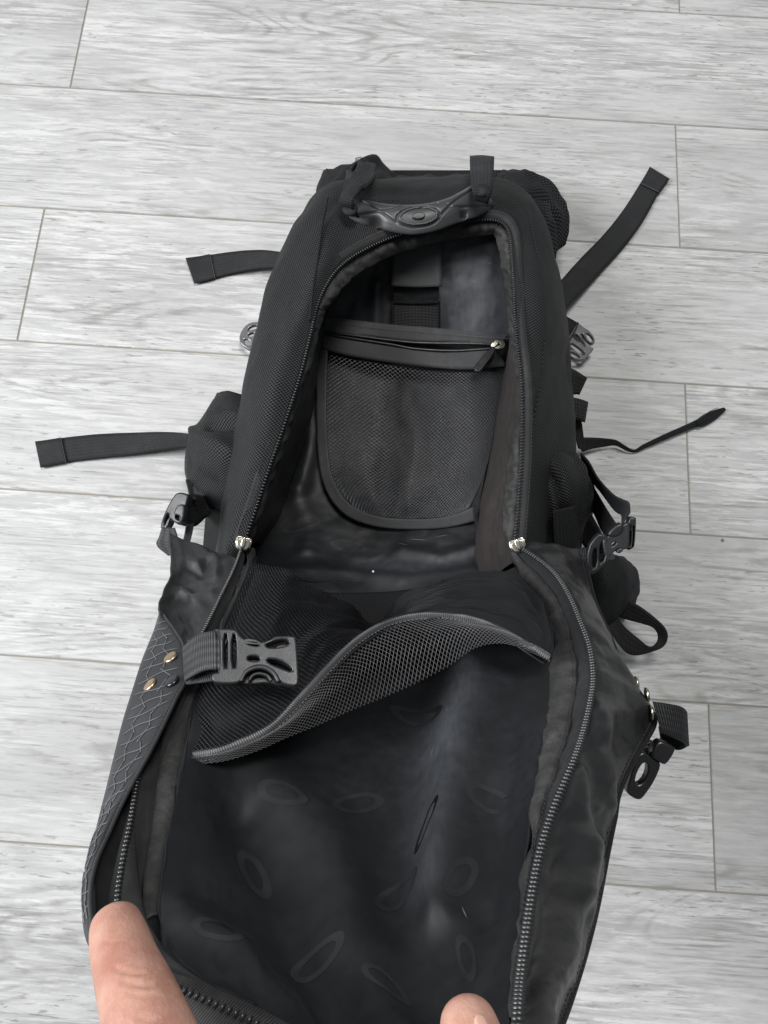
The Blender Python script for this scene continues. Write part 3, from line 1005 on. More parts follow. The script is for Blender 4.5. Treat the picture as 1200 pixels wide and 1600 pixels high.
sheet('shoulder_pad', rows, MT['airmesh'], bag, 36, 70, .003, [(.005, 16, 16, 73, 'n'), (.003, 30, 30, 74, 'r')], 'lb',
      folds=[(-.010, .008, [(.2, .3), (.35, .45), (.3, .7)]), (.007, .008, [(.55, .2), (.6, .5), (.5, .8)])])

# ---- carry handle
hd = part('carry_handle')
hp, hn = (650, 332, .185), (0, -.30, 1)
out = [(533, 322), (540, 312), (556, 309), (587, 316), (633, 320), (671, 317), (703, 308), (722, 298), (738, 284), (744, 300), (771, 314), (768, 330), (745, 340),
       (727, 345), (703, 354), (680, 362), (655, 366), (633, 367), (601, 361), (587, 353), (559, 352), (540, 348), (532, 338)]
# domed grip: rows along the handle
up_e = [(531, 326), (545, 312), (560, 310), (587, 316), (610, 319), (633, 320), (655, 319), (680, 315), (703, 308), (722, 298), (740, 290), (760, 305), (772, 318)]
lo_e = [(531, 336), (543, 348), (562, 351), (587, 354), (604, 361), (633, 366), (655, 366), (680, 361), (703, 353), (725, 345), (745, 339), (762, 331), (772, 322)]
zc = [.176, .181, .184, .187, .190, .192, .193, .192, .190, .186, .181, .177, .172]
rows = []
for (a, b, z) in zip(up_e, lo_e, zc):
    A_, B_ = P(a[0], a[1], z - .009), P(b[0], b[1], z - .011)
    m = (A_ + B_) / 2
    wd = (B_ - A_).length
    r_ = []
    for k in range(7):
        t = k / 6
        r_.append(A_.lerp(B_, t) + Vector((0, 0, .0098 * math.sin(math.pi * t) ** .7 * min(1, wd / .02))))
    # underside
    for k in (4, 2):
        t = k / 6
        r_.append(A_.lerp(B_, t) + Vector((0, 0, -.006)))
    r_.append(A_)
    rows.append(r_)
GH = grid(rows, 110, 280)
TOPC = 74


def groove(line, wid, dep):
    P_ = GH[:, :TOPC].reshape(-1, 3)
    best = np.full(len(P_), 1e9)
    for a, b in zip(line[:-1], line[1:]):
        ab = b - a
        t = np.clip(((P_ - a) @ ab) / (np.dot(ab, ab) + 1e-15), 0, 1)
        best = np.minimum(best, np.linalg.norm(P_ - a - t[:, None] * ab, axis=1))
    GH[:, :TOPC, 2] -= (dep * np.exp(-(best / wid) ** 2)).reshape(GH.shape[0], TOPC)


def hpt(x, y):
    # nearest surface point of the grip under a traced pixel
    d = np.array(ray(x, y).normalized())
    q = GH[:, :TOPC].reshape(-1, 3)
    k = np.argmin(np.linalg.norm(np.cross(q - np.array(CAM), d), axis=1))
    return q[k].copy()


gl = [[(566, 314), (592, 328), (616, 346), (638, 363)], [(560, 336), (588, 330), (612, 326), (630, 321)], [(738, 296), (712, 312), (692, 332), (668, 363)],
      [(764, 322), (736, 322), (710, 322), (682, 316)]]
gl3 = [crom([hpt(*q) for q in l], 14) for l in gl]
ell = [hpt(*q) for q in circ(654, 338, 34, 16, 32, -.1)]
for l in gl3:
    groove(l, .0011, .0024)
groove(ell + ell[:1], .0011, .0026)
hol = [hpt(584, 349), hpt(723, 334)]
for q in hol:
    groove([q, q + np.array([.002, 0, .001])], .0042, .009)
grip = mesh_grid('grip', GH, MT['rubber'], hd)
rg = np.array([list(hpt(*q) + np.array([0, 0, .0006])) for q in circ(654, 338, 29, 13, 48, -.1)])
tube('emblem_ring', np.concatenate([rg, rg[:2]]), .0011, MT['rubber'], hd, seg=8)
em = [hpt(*q) for q in circ(654, 338, 10, 5.5, 20, -.1)]
c0 = hpt(654, 338)
plate('emblem', circ(654, 338, 10, 5.5, 20, -.1), [], tuple(P(654, 338, c0[2])) and Vector(c0), (0, -.3, 1), .0024, .0008, MT['plastic'], hd, 0, .0004)
for k in range(-3, 4):
    beads('emblem_rib', np.array([list(Vector(c0) + Vector((k * .0013, -.0022, .0021))), list(Vector(c0) + Vector((k * .0013, .0022, .0021)))]), .0012, (.0008, .0003, .0003), MT['rubber'], hd, 'b')
# webbing loops of the handle
strap('webbing_loop', [(541, 268, .13), (540, 280, .185), (534, 300, .20), (530, 318, .198), (540, 338, .180)],
      [(588, 268, .135), (580, 285, .185), (560, 302, .205), (553, 318, .203), (562, 340, .182)], MT['webbing'], hd, 40, .002, [(.003, 30, 30, 81, 'n')], crown=.003)
strap('webbing_loop', [(541, 272, .10), (552, 256, .15), (560, 250, .165), (556, 262, .185), (543, 290, .195)],
      [(586, 276, .10), (588, 262, .14), (586, 258, .160), (588, 272, .185), (570, 296, .2)], MT['webbing'], hd, 40, .002, [(.003, 30, 30, 82, 'n')])
strap('webbing_loop', [(735, 258, .05), (734, 246, .09), (734, 250, .14), (735, 275, .185), (738, 298, .20), (742, 312, .19)],
      [(770, 258, .05), (772, 247, .09), (772, 250, .14), (771, 275, .185), (768, 300, .198), (762, 318, .188)], MT['webbing'], hd, 40, .002, [(.0015, 30, 30, 83, 'n')], crown=.001)
for k in range(14):
    x0 = 556 + random.uniform(0, 14)
    y0 = 251 + random.uniform(-1, 4)
    tube('frayed_thread', [(x0, y0, .166), (x0 + random.uniform(-3, 3), y0 - random.uniform(2, 5), .169), (x0 + random.uniform(-5, 6), y0 - random.uniform(3, 7), .168)], .00028, MT['thread_dark'], hd, 8, 4)
for cx, cy, cz in ((547, 327, .196), (753, 297, .198)):
    v, f = [], []
    me = bpy.data.meshes.new('loop_end')
    b_ = bmesh.new()
    bmesh.ops.create_uvsphere(b_, u_segments=16, v_segments=10, radius=.0082)
    b_.transform(Matrix.Translation(P(cx, cy, cz)) @ Matrix.Diagonal((1, 1, .4, 1)))
    b_.to_mesh(me)
    b_.free()
    me.polygons.foreach_set('use_smooth', [True] * len(me.polygons))
    link('loop_end', me, MT['webbing'], hd)

# ---------------------------------------------------------------- flap
flap = part('front_flap')
flap['label'] = 'unzipped front flap lifted towards the viewer, dark lining showing'
# lining: a shallow tray
LW = [
    # y: left edge, quarter, middle, three-quarter, right edge
    [(390, 890, .20), (480, 935, .145), (595, 965, .13), (710, 935, .15), (806, 885, .195)],
    [(360, 945, .265), (470, 985, .22), (590, 1000, .205), (720, 985, .225), (856, 950, .265)],
    [(325, 1020, .325), (450, 1050, .285), (580, 1060, .27), (730, 1045, .290), (866, 1015, .315)],
    [(298, 1110, .375), (430, 1130, .335), (580, 1140, .325), (735, 1130, .345), (862, 1105, .365)],
    [(283, 1180, .405), (420, 1205, .37), (575, 1215, .36), (735, 1205, .38), (850, 1185, .40)],
    [(272, 1260, .435), (410, 1285, .405), (570, 1295, .395), (730, 1285, .41), (838, 1270, .435)],
    [(255, 1350, .465), (400, 1370, .44), (565, 1380, .43), (720, 1370, .445), (826, 1355, .47)],
    [(248, 1440, .495), (400, 1455, .472), (560, 1465, .465), (715, 1460, .475), (816, 1440, .505)],
    [(262, 1510, .515), (410, 1535, .50), (560, 1550, .49), (710, 1550, .505), (808, 1520, .535)],
    [(300, 1548, .535), (420, 1590, .525), (560, 1625, .52), (705, 1640, .53), (802, 1620, .565)],
    [(320, 1562, .545), (430, 1612, .545), (560, 1660, .545), (700, 1680, .555), (798, 1660, .578)],
]
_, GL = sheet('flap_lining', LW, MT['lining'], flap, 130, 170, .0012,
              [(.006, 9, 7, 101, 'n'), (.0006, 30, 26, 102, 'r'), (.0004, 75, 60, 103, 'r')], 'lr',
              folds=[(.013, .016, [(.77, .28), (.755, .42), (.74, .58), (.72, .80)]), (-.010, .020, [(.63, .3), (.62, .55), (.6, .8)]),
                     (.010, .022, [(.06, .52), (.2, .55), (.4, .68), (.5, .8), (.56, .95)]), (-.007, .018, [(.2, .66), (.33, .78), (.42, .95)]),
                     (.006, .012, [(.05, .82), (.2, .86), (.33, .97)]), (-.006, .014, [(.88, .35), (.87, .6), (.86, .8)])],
              sheen_wear=[(.9, .021, [(.755, .22), (.76, .34), (.73, .44), (.70, .52)]), (.5, .018, [(.70, .5), (.685, .64), (.70, .76)])])  # sheen along the fold ridge, painted in as lighter grey


def gfind(G, px, py):
    d = np.array(ray(px, py).normalized())
    q = G.reshape(-1, 3) - np.array(CAM)
    k = int(np.argmin(np.linalg.norm(np.cross(q, d), axis=1)))
    return (k % G.shape[1]) / (G.shape[1] - 1), (k // G.shape[1]) / (G.shape[0] - 1)


def printed(G, cx, cy, a, b, rot, wid, mat, parent, arc=(0, 1), lift=.00018):
    """printed ellipse laid on a cloth surface, a and b in metres"""
    s0, t0 = gfind(G, cx, cy)
    U, V = arclen(G)
    L, R_ = [], []
    n = 48
    for k in range(n):
        th = 2 * math.pi * (arc[0] + (arc[1] - arc[0]) * k / (n - 1))
        for lst, g in ((L, 1.0), (R_, 1 - wid)):
            x, y = a * g * math.cos(th), b * (g if g == 1 else 1 - wid * 1.25) * math.sin(th)
            xx = x * math.cos(rot) - y * math.sin(rot)
            yy = x * math.sin(rot) + y * math.cos(rot)
            p, nn_ = gs(G, s0 + xx / U[-1], t0 + yy / V[-1])
            lst.append(p + nn_ * lift)
    Gp = np.array([[list(p), list(q)] for p, q in zip(L, R_)])
    return mesh_grid('printed_ellipse', Gp, mat, parent)


for a in ((395, 1365, .020, .0085, 1.05, .40, 'print'), (495, 1502, .019, .0088, -.55, .34, 'print'), (765, 1252, .014, .011, .25, .32, 'print'),
          (722, 1370, .020, .007, 1.9, .36, 'print'), (668, 1285, .020, .0042, 1.95, .28, 'print_gloss'), (655, 1120, .019, .0085, .4, .32, 'print'),
          (560, 1255, .019, .008, -.6, .32, 'print'), (440, 1240, .019, .008, .5, .34, 'print'), (620, 1400, .019, .008, -.9, .34, 'print'), (340, 1450, .017, .007, .3, .34, 'print'), (600, 1530, .018, .008, .6, .34, 'print'), (730, 1500, .018, .008, 1.2, .34, 'print')):
    printed(GL, *a[:6], MT[a[6]], flap, (0, 1) if a[0] != 765 else (.12, .88))
for a in ((545, 855, .018, .008, .2, .22, 'print'), (470, 820, .018, .008, -.5, .2, 'print'), (450, 735, .016, .006, .3, .2, 'print')):
    printed(GI, *a[:6], MT[a[6]], inner)

def scuff(G, px, py, ln, wd_, rot, mat, parent):
    s0, t0 = gfind(G, px, py)
    U, V = arclen(G)
    rws = []
    for k in range(9):
        q = k / 8 - .5
        h = wd_ * (1 - (2 * q) ** 2) * random.uniform(.8, 1.1) + .00005
        r_ = []
        for sd in (-1, 1):
            x, y = q * ln + sd * h * .3, sd * h
            p, n = gs(G, s0 + (x * math.cos(rot) - y * math.sin(rot)) / U[-1], t0 + (x * math.sin(rot) + y * math.cos(rot)) / V[-1])
            r_.append(list(p + n * .0004))
        rws.append(r_)
    o = mesh_grid('scuff_mark', np.array(rws), mat, parent)


for a in ((727, 1428, .007, .0005, 1.2), (700, 1110, .008, .0003, 1.5), (675, 1175, .010, .0003, 1.7)):
    scuff(GL, *a, MT['thread'], flap)
for a in ((655, 842, .022, .0003, .1), (690, 838, .016, .0003, -.2), (630, 850, .012, .0003, .3), (740, 440, .008, .0004, .6), (720, 460, .007, .0003, 1.2), (765, 410, .006, .0004, .3)):
    scuff(GI, *a, MT['thread'], inner)

# zips of the flap
ZR = [(808, 853, .204), (838, 872, .225), (867, 896, .25), (890, 932, .28), (908, 974, .31), (922, 1014, .335), (927, 1060, .36), (922, 1098, .38),
      (911, 1145, .405), (896, 1190, .43), (869, 1254, .455), (850, 1310, .475), (837, 1365, .495), (824, 1447, .525), (814, 1528, .555), (809, 1600, .585), (806, 1660, .60)]
ZL = [(379, 853, .204), (366, 888, .235), (346, 930, .275), (325, 973, .31), (305, 1010, .335), (278, 1065, .350), (247, 1135, .378), (221, 1193, .41), (204, 1285, .45),
      (192, 1345, .472), (184, 1402, .492), (184, 1450, .508), (200, 1495, .522), (235, 1528, .535), (287, 1548, .548), (333, 1567, .555), (392, 1594, .562), (450, 1625, .568), (520, 1660, .572)]


def flap_zip(zz, name, edge_s, teeth):
    A = path(zz, 300)
    beads(name, A, .0030, teeth, MT['teeth'], flap, 'e', 0, .0022)
    return A


zr = flap_zip(ZR, 'zip_teeth', 1, (.00105, .0034, .0018))
zl = flap_zip(ZL, 'zip_teeth', 0, (.00095, .0021, .0014))


def band(A, G2, name, mat, k0, k1, wr, bow=0.0, thick=.0011, ncol=10):
    """strip between curve A (fraction k0) and curve G2 (fraction k1)"""
    n = len(A)
    B = G2
    Tn, Sn, Nn_ = frames(A)
    cols = []
    for q in range(ncol):
        t = k0 + (k1 - k0) * q / (ncol - 1)
        cols.append(A * (1 - t) + B * t + Nn_ * bow * math.sin(math.pi * q / (ncol - 1)))
    Gb = np.stack(cols, 1)
    if wr:
        Gb = wrinkle(Gb, wr, '')
    return mesh_grid(name, Gb, mat, flap, thick), Gb


def re_n(B, n):
    return resample_n(B, n)


def resample_n(B, n):
    d = np.sqrt(((B[1:] - B[:-1]) ** 2).sum(1))
    T = np.concatenate([[0], np.cumsum(d)])
    ts = np.linspace(0, T[-1], n)
    return np.stack([np.interp(ts, T, B[:, k]) for k in range(3)], 1)


zr_n = resample_n(zr, 220)
zl_n = resample_n(zl[:220], 220)
# right: inner curve of the tape, then worn facing, then lining edge
RT = path([(806, 862, .196), (825, 884, .215), (850, 910, .24), (873, 942, .27), (889, 985, .30), (897, 1020, .325), (900, 1060, .35), (897, 1100, .37),
           (888, 1145, .395), (874, 1190, .42), (852, 1250, .447), (838, 1305, .47), (827, 1362, .49), (815, 1445, .518), (806, 1528, .548), (802, 1600, .577), (799, 1660, .59)], 220)
RF = path([(800, 875, .185), (812, 895, .205), (835, 925, .235), (850, 960, .262), (858, 1000, .295), (860, 1040, .325), (860, 1080, .35), (856, 1120, .37),
           (850, 1165, .395), (843, 1200, .415), (832, 1260, .445), (826, 1310, .465), (818, 1365, .48), (810, 1445, .505), (803, 1528, .538), (799, 1600, .565), (797, 1660, .58)], 220)
band(zr_n, RT, 'zip_tape', MT['tape'], -.12, 1, [(.0012, 30, 20, 111, 'n')])
fr, GFR = band(RT, RF, 'facing_strip', MT['facing'], 0, 1, [(.0020, 44, 40, 112, 'r'), (.0026, 20, 24, 113, 'n')], .003, .0014, 16)
fr['label'] = 'dusty worn facing strip along the right zip'
beads('stitching', GFR[:, 2] + face_cam(GFR)[:, 2] * .0008, .0036, (.0012, .0003, .0003), MT['thread_dark'], flap, 'b')
# wall between facing and lining
band(RF, resample_n(GL[:, -1], 220), 'flap_side_lining', MT['lining'], 0, 1.02, [(.002, 20, 20, 114, 'n')], 0)

LT = path([(384, 862, .196), (378, 890, .226), (362, 932, .265), (342, 978, .30), (325, 1015, .325), (300, 1070, .355), (272, 1135, .385), (252, 1193, .41), (240, 1285, .44),
           (229, 1345, .46), (222, 1402, .478), (222, 1450, .493), (234, 1482, .505), (258, 1508, .518), (298, 1530, .530), (340, 1550, .54), (398, 1578, .548)], 220)
LF = path([(402, 868, .19), (394, 895, .215), (372, 945, .258), (352, 985, .29), (340, 1020, .318), (318, 1075, .35), (298, 1135, .38), (292, 1193, .402), (280, 1285, .435),
           (272, 1345, .452), (262, 1402, .472), (258, 1450, .488), (264, 1476, .498), (280, 1500, .51), (308, 1520, .52), (346, 1538, .53), (402, 1566, .54)], 220)
band(zl_n, LT, 'zip_tape', MT['tape'], -.12, 1, [(.0012, 30, 20, 115, 'n')])
band(LT[:72], LF[:72], 'facing_strip', MT['taffeta'], .15, 1, [(.003, 30, 24, 116, 'n')], .006, .0014, 14)
band(LT[72:165], LF[72:165], 'facing_strip', MT['facing'], 0, 1, [(.0009, 30, 34, 117, 'r'), (.0012, 20, 24, 118, 'n')], .003, .0014, 14)
band(LT[164:], LF[164:], 'facing_strip', MT['lining'], 0, 1, [(.002, 30, 34, 119, 'n')], .002, .0014, 14)
band(LF, resample_n(GL[:, 0], 220), 'flap_side_lining', MT['lining'], 0, 1.02, [(.002, 20, 20, 120, 'n')], 0)
# beyond the corner : strip between bottom zip and frame edge
zb_ = resample_n(zl[226:], 100)
T2, S2, N2 = frames(zb_)
s2 = 1 if (S2[50].dot(np.array([0, -1, 0]))) > 0 else -1
Gq = np.stack([zb_ + S2 * s2 * k * .0045 - N2 * (.0004 + k * k * .0006) for k in range(-1, 9)], 1)
mesh_grid('flap_border', Gq, MT['tape'], flap, .0016)

bz = [(278, 1065, .348), (247, 1135, .376), (221, 1193, .408), (204, 1285, .449), (192, 1345, .471), (184, 1402, .491), (184, 1450, .507), (200, 1495, .521), (240, 1530, .534)]
bw = [(262, 1080, .352), (238, 1135, .378), (206, 1205, .408), (176, 1285, .448), (152, 1348, .472), (142, 1402, .491), (145, 1450, .506), (158, 1508, .522), (175, 1545, .535)]
rows = [[P(*a), (P(*a) + P(*b)) / 2 + Vector((0, -.004, -.014)), P(*b)] for a, b in zip(bz, bw)]
sheet('flap_border', rows, MT['tape'], flap, 14, 60, .0016, [(.0015, 30, 20, 125, 'n')])
# right outer panel of the flap: satin nylon falling away from the zip to a corded edge
RO = [(912, 857, .17), (918, 890, .20), (930, 940, .235), (952, 990, .265), (972, 1038, .295), (1000, 1085, .32), (1022, 1125, .335), (1008, 1160, .35),
      (987, 1195, .365), (966, 1245, .385), (956, 1300, .405), (946, 1350, .425), (932, 1420, .45), (914, 1490, .478), (892, 1560, .505), (872, 1615, .53), (860, 1660, .55)]
ro = path(RO, 220)
rows_ = []
mid = []
Tz, Sz, Nz = frames(zr_n)
for k in range(220):
    a, b = zr_n[k], ro[k]
    rows_.append([a, a * .72 + b * .28 + Nz[k] * .006, a * .4 + b * .6 + Nz[k] * .007, b])
Gr = np.stack([crom(np.array(r), 60) for r in rows_], 0)
Gr = wrinkle(Gr, [(.0030, 14, 9, 121, 'n'), (.0014, 34, 22, 122, 'n'), (.0009, 30, 20, 123, 'r'), (.0006, 80, 50, 124, 'r'), (.0009, 12, 60, 126, 'n')], 'lr',
             folds=[(.0045, .010, [(.15, .50), (.45, .58), (.75, .62)]), (-.0035, .008, [(.1, .58), (.4, .655), (.7, .69)]), (.0045, .010, [(.12, .63), (.38, .71), (.5, .78)]),
                    (.006, .013, [(.52, .72), (.5, .85), (.45, .99)]), (-.004, .009, [(.25, .70), (.25, .82), (.2, .98)]), (.003, .010, [(.15, .3), (.5, .35), (.8, .42)]),
                    (-.003, .009, [(.75, .5), (.5, .54), (.2, .56)])])
op = mesh_grid('flap_outer_panel', Gr, MT['quilt'], flap, .0018)
op['label'] = 'satin black outer panel right of the flap zip'
edge = Gr[:, -1]
tube('corded_edge', edge, .0016, MT['webbing'], flap)
beads('stitching', Gr[:, 55] + face_cam(Gr)[:, 55] * .0006, .0040, (.0014, .0003, .0003), MT['thread_dark'], flap, 'b')
beads('corded_edge', edge[95:], .0042, (.0016, .0016, .0016), MT['webbing'], flap, 'e')
# underside of the flap
n_ = 110
zl_e = resample_n(path([(320, 910, .17), (290, 985, .24), (260, 1060, .30), (232, 1140, .345), (205, 1230, .39), (188, 1310, .425), (180, 1390, .455), (195, 1455, .485), (235, 1505, .51), (330, 1560, .54)], 200), n_)
e2 = resample_n(edge, n_)
und = []
for k in range(n_):
    a, b = zl_e[k], e2[k]
    und.append(crom(np.array([a, a * .75 + b * .25 + np.array([0, -.012, -.03]), a * .5 + b * .5 + np.array([0, -.018, -.04]), a * .25 + b * .75 + np.array([0, -.012, -.03]), b]), 30))
mesh_grid('flap_front', np.stack(und), MT['ballistic'], flap, .002)

# left wing: grey nylon inside above, coated stitched strip below
rows = [
    [(263, 836, .215), (285, 846, .215), (315, 856, .215), (345, 866, .212), (376, 874, .215)],
    [(266, 870, .235), (285, 876, .232), (312, 882, .232), (340, 888, .232), (366, 893, .238)],
    [(264, 905, .255), (282, 912, .245), (305, 918, .245), (328, 924, .255), (350, 928, .268)],
    [(248, 938, .275), (268, 945, .262), (292, 952, .265), (312, 960, .28), (332, 965, .30)],
    [(249, 965, .295), (266, 972, .285), (284, 980, .29), (300, 988, .305), (316, 993, .325)],
    [(262, 986, .31), (272, 990, .305), (284, 996, .31), (294, 1002, .325), (304, 1010, .338)],
]
wg, _ = sheet('wing_lining', rows, MT['taffeta'], flap, 44, 60, .0012, [(.004, 18, 18, 131, 'n'), (.002, 40, 36, 132, 'r')], 'r',
              folds=[(.006, .006, [(.2, .5), (.5, .55), (.8, .45)]), (-.005, .006, [(.3, .25), (.5, .3), (.55, .15)]), (.004, .005, [(.6, .1), (.75, .3)])])
wo = [(249, 955, .29), (240, 985, .305), (222, 1030, .33), (206, 1080, .352), (190, 1132, .375), (166, 1230, .415), (146, 1310, .447), (133, 1370, .47), (128, 1420, .49), (134, 1468, .505), (158, 1512, .525)]
wi = [(255, 962, .295), (284, 1003, .335), (290, 1030, .352), (291, 1062, .368), (276, 1092, .383), (240, 1166, .413), (196, 1246, .44), (168, 1306, .462), (148, 1356, .48), (143, 1420, .503), (160, 1514, .53)]
A1 = resample_n(path(wo, 200), 150)
B1 = resample_n(path(wi, 200), 150)
Gw = np.stack([A1 * (1 - t) + B1 * t + np.array([0, 0, .004]) * math.sin(math.pi * t) for t in np.linspace(0, 1, 18)], 1)
Gw = wrinkle(Gw, [(.0018, 18, 14, 133, 'n')], 'lr')
ws = mesh_grid('wing_strip', Gw, MT['ripstop'], flap, .0022)
ws['label'] = 'grey coated edge strip with stitched lattice and rivets'
tube('wing_edge', Gw[:, -1] + face_cam(Gw)[:, -1] * .0005, .0011, MT['ripstop'], flap)
beads('stitching', Gw[:, 16] + face_cam(Gw)[:, 16] * .0005, .0030, (.0010, .00025, .00025), MT['thread_dark'], flap, 'b')
# lattice of thread over the strip
tv, tf = [], []
UW, VW = arclen(Gw)
for q in np.arange(.014, VW[-1] - .03, .0115):
    t = q / VW[-1]
    jj = random.uniform(-.006, .006)
    pts = [gs(Gw, s, t + jj * s + .004 * math.sin(s * 9 + q * 300)) for s in np.linspace(.12, .88, 8)]
    tube('lattice_thread', np.array([list(p + n * .0003) for p, n in pts]), .00032, MT['thread'], ws, seg=5)
for s0 in (.30, .62):
    t = .10
    k = 0
    while t < .86:
        t2 = t + .0115 / VW[-1] * 1.0
        sA = s0 + (.1 if k % 2 else -.04) + random.uniform(-.04, .04)
        sB = s0 + (-.04 if k % 2 else .1) + random.uniform(-.04, .04)
        pts = [gs(Gw, sA + (sB - sA) * q, t + (t2 - t) * q) for q in np.linspace(0, 1, 5)]
        tube('lattice_thread', np.array([list(p + n * .0003) for p, n in pts]), .00032, MT['thread'], ws, seg=5)
        t = t2
        k += 1


# rivets
def rivet(px, py, z, n, r, mat, parent):
    o = P(px, py, z)
    n = Vector(n).normalized()
    b_ = bmesh.new()
    bmesh.ops.create_uvsphere(b_, u_segments=20, v_segments=12, radius=r)
    rot = n.to_track_quat('Z', 'Y').to_matrix().to_4x4()
    for v in b_.verts:
        rr = math.hypot(v.co.x, v.co.y) / r
        v.co.z = (.0011 * (1 - rr ** 6) if v.co.z > 0 else -.001)
        if .72 < rr < .9 and v.co.z > 0:
            v.co.z += .0003
    b_.transform(Matrix.Translation(o) @ rot)
    me = bpy.data.meshes.new('rivet')
    b_.to_mesh(me)
    b_.free()
    me.polygons.foreach_set('use_smooth', [True] * len(me.polygons))
    return link('rivet', me, mat, parent)


for px, py, m in ((266, 1027, 'brass'), (234, 1070, 'brass'), (268, 1064, 'blackmetal')):
    s_, t_ = gfind(Gw, px, py)
    p_, n_2 = gs(Gw, s_, t_)
    rivet(px, py, p_.z + .0012, n_2 + Vector((-.35, .1, .1)), .0052, MT[m], flap)
for px, py, m in ((995, 1068, 'nickel'), (1011, 1086, 'nickel'), (1018, 1113, 'nickel')):
    s_, t_ = gfind(Gr, px - 4, py)
    p_, n_2 = gs(Gr, s_, t_)
    rivet(px, py, p_.z + .0015, (1.0, .05, .12), .0052, MT[m], flap)

# flap net pocket : netting, grosgrain edge, turned-under strip
fb_c = [(266, 1186, .394), (332, 1179, .408), (385, 1160, .404), (425, 1138, .400), (465, 1098, .390), (510, 1048, .374), (560, 1000, .358), (612, 972, .345), (670, 962, .34),
        (735, 968, .342), (790, 988, .348), (830, 1012, .352), (858, 1030, .353)]
fb_w = [17, 17, 16, 14, 13, 12, 11, 11, 11, 10, 9, 7, 5]
A = path(fb_c, 160)
px_c = crom(np.array(fb_c), 160)
wd = np.interp(np.linspace(0, 1, 160), np.linspace(0, 1, 13), fb_w)
Lb, Rb = [], []
for k in range(160):
    a = px_c[max(k - 1, 0)]
    b = px_c[min(k + 1, 159)]
    tx, ty = b[0] - a[0], b[1] - a[1]
    ln = math.hypot(tx, ty)
    nx, ny = -ty / ln, tx / ln
    h = wd[k] * .5
    Lb.append(P(px_c[k][0] - nx * h, px_c[k][1] - ny * h, px_c[k][2]))
    Rb.append(P(px_c[k][0] + nx * h, px_c[k][1] + ny * h, px_c[k][2] - .003))
fp = flap
Gbn = np.stack([np.array([list(p) for p in Lb]), np.array([list((p + q) / 2 + Vector((0, .001, .002))) for p, q in zip(Lb, Rb)]), np.array([list(q) for q in Rb])], 1)
Gbn = np.stack([crom(r, 8) for r in Gbn], 0)
Gbn = wrinkle(Gbn, [(.0008, 20, 40, 141, 'n')])
bn = mesh_grid('pocket_binding', Gbn, MT['binding'], flap, .002)
bn['label'] = 'grey ribbed binding along the loose net pocket edge'
beads('stitching', Gbn[:, 6] + face_cam(Gbn)[:, 6] * .0005, .0030, (.0010, .00025, .00025), MT['thread'], flap, 'b')
# netting from binding back to the hinge : two soft mounds with a valley
top_e = [(396, 880, .232), (420, 882, .245), (455, 890, .25), (495, 916, .235), (545, 945, .205), (592, 974, .165), (632, 930, .222), (690, 910, .245), (740, 896, .25), (785, 888, .245), (822, 905, .25), (848, 945, .28), (860, 985, .315)]
mid_e = [(345, 1000, .325), (375, 985, .325), (415, 970, .322), (460, 962, .305), (525, 968, .28), (590, 988, .225), (638, 948, .275), (690, 932, .295), (740, 925, .298), (788, 925, .295), (822, 945, .30), (848, 975, .315), (862, 1005, .335)]
m2_e = [(300, 1095, .368), (345, 1080, .38), (395, 1060, .378), (440, 1035, .362), (500, 1005, .335), (578, 990, .295), (630, 960, .318), (685, 946, .325), (740, 945, .325), (790, 955, .325), (825, 975, .33), (847, 998, .335), (862, 1018, .345)]
bt_e = [tuple(Lb[int(round(k))]) for k in np.linspace(0, 159, 13)]
rows = [[P(*q) for q in top_e], [P(*q) for q in mid_e], [P(*q) for q in m2_e], [Vector(q) for q in bt_e]]
Gm = wrinkle(grid(rows, 120, 80), [(.005, 13, 13, 142, 'n'), (.003, 26, 26, 143, 'n')], 'lrb')
net('pocket_netting', Gm, .0018, .0017, .0009, MT['netdark'], flap)
mesh_grid('pocket_backing', Gm - face_cam(Gm) * .006, MT['lining'], flap, .0008)
lo_e = [(268, 1196, .392), (345, 1190, .404), (400, 1174, .398), (450, 1152, .39), (500, 1132, .38), (550, 1110, .37), (600, 1090, .362), (650, 1068, .357), (700, 1042, .352), (745, 1012, .347), (790, 1006, .345), (835, 1022, .347), (860, 1034, .35)]
rb_e = [tuple(Rb[int(round(k))]) for k in np.linspace(0, 159, 13)]
mid_b = [(Vector(a) + P(*b)) / 2 + Vector((0, .004, .006)) for a, b in zip(rb_e, lo_e)]
rows = [[Vector(q) for q in rb_e], mid_b, [P(*q) for q in lo_e]]
Gn2 = grid(rows, 150, 26)
net('pocket_netting', Gn2, .0016, .0013, .0007, MT['netlight'], flap)

# left wing webbing and big buckle
bk = part('buckle')
bk['label'] = 'large grey-black buckle hanging over the flap pocket on the left'
strap('webbing', [(287, 1012, .362), (300, 1000, .378), (318, 990, .390), (338, 987, .398), (350, 990, .396)],
      [(290, 1064, .380), (303, 1056, .393), (320, 1048, .402), (338, 1046, .408), (350, 1048, .405)], MT['greyweb'], bk, 50, .0022)
strap('webbing', [(290, 1050, .368), (302, 1050, .376), (318, 1046, .384), (334, 1046, .390)],
      [(292, 1070, .372), (306, 1068, .380), (322, 1066, .388), (336, 1064, .392)], MT['greyweb'], bk, 30, .0022)
bn_ = (CAM - P(400, 1030, .40)).normalized() + Vector((-.12, .28, 0))


def c5(l):
    return [(120 + x * .3167, 820 + y * .3167) for x, y in l]


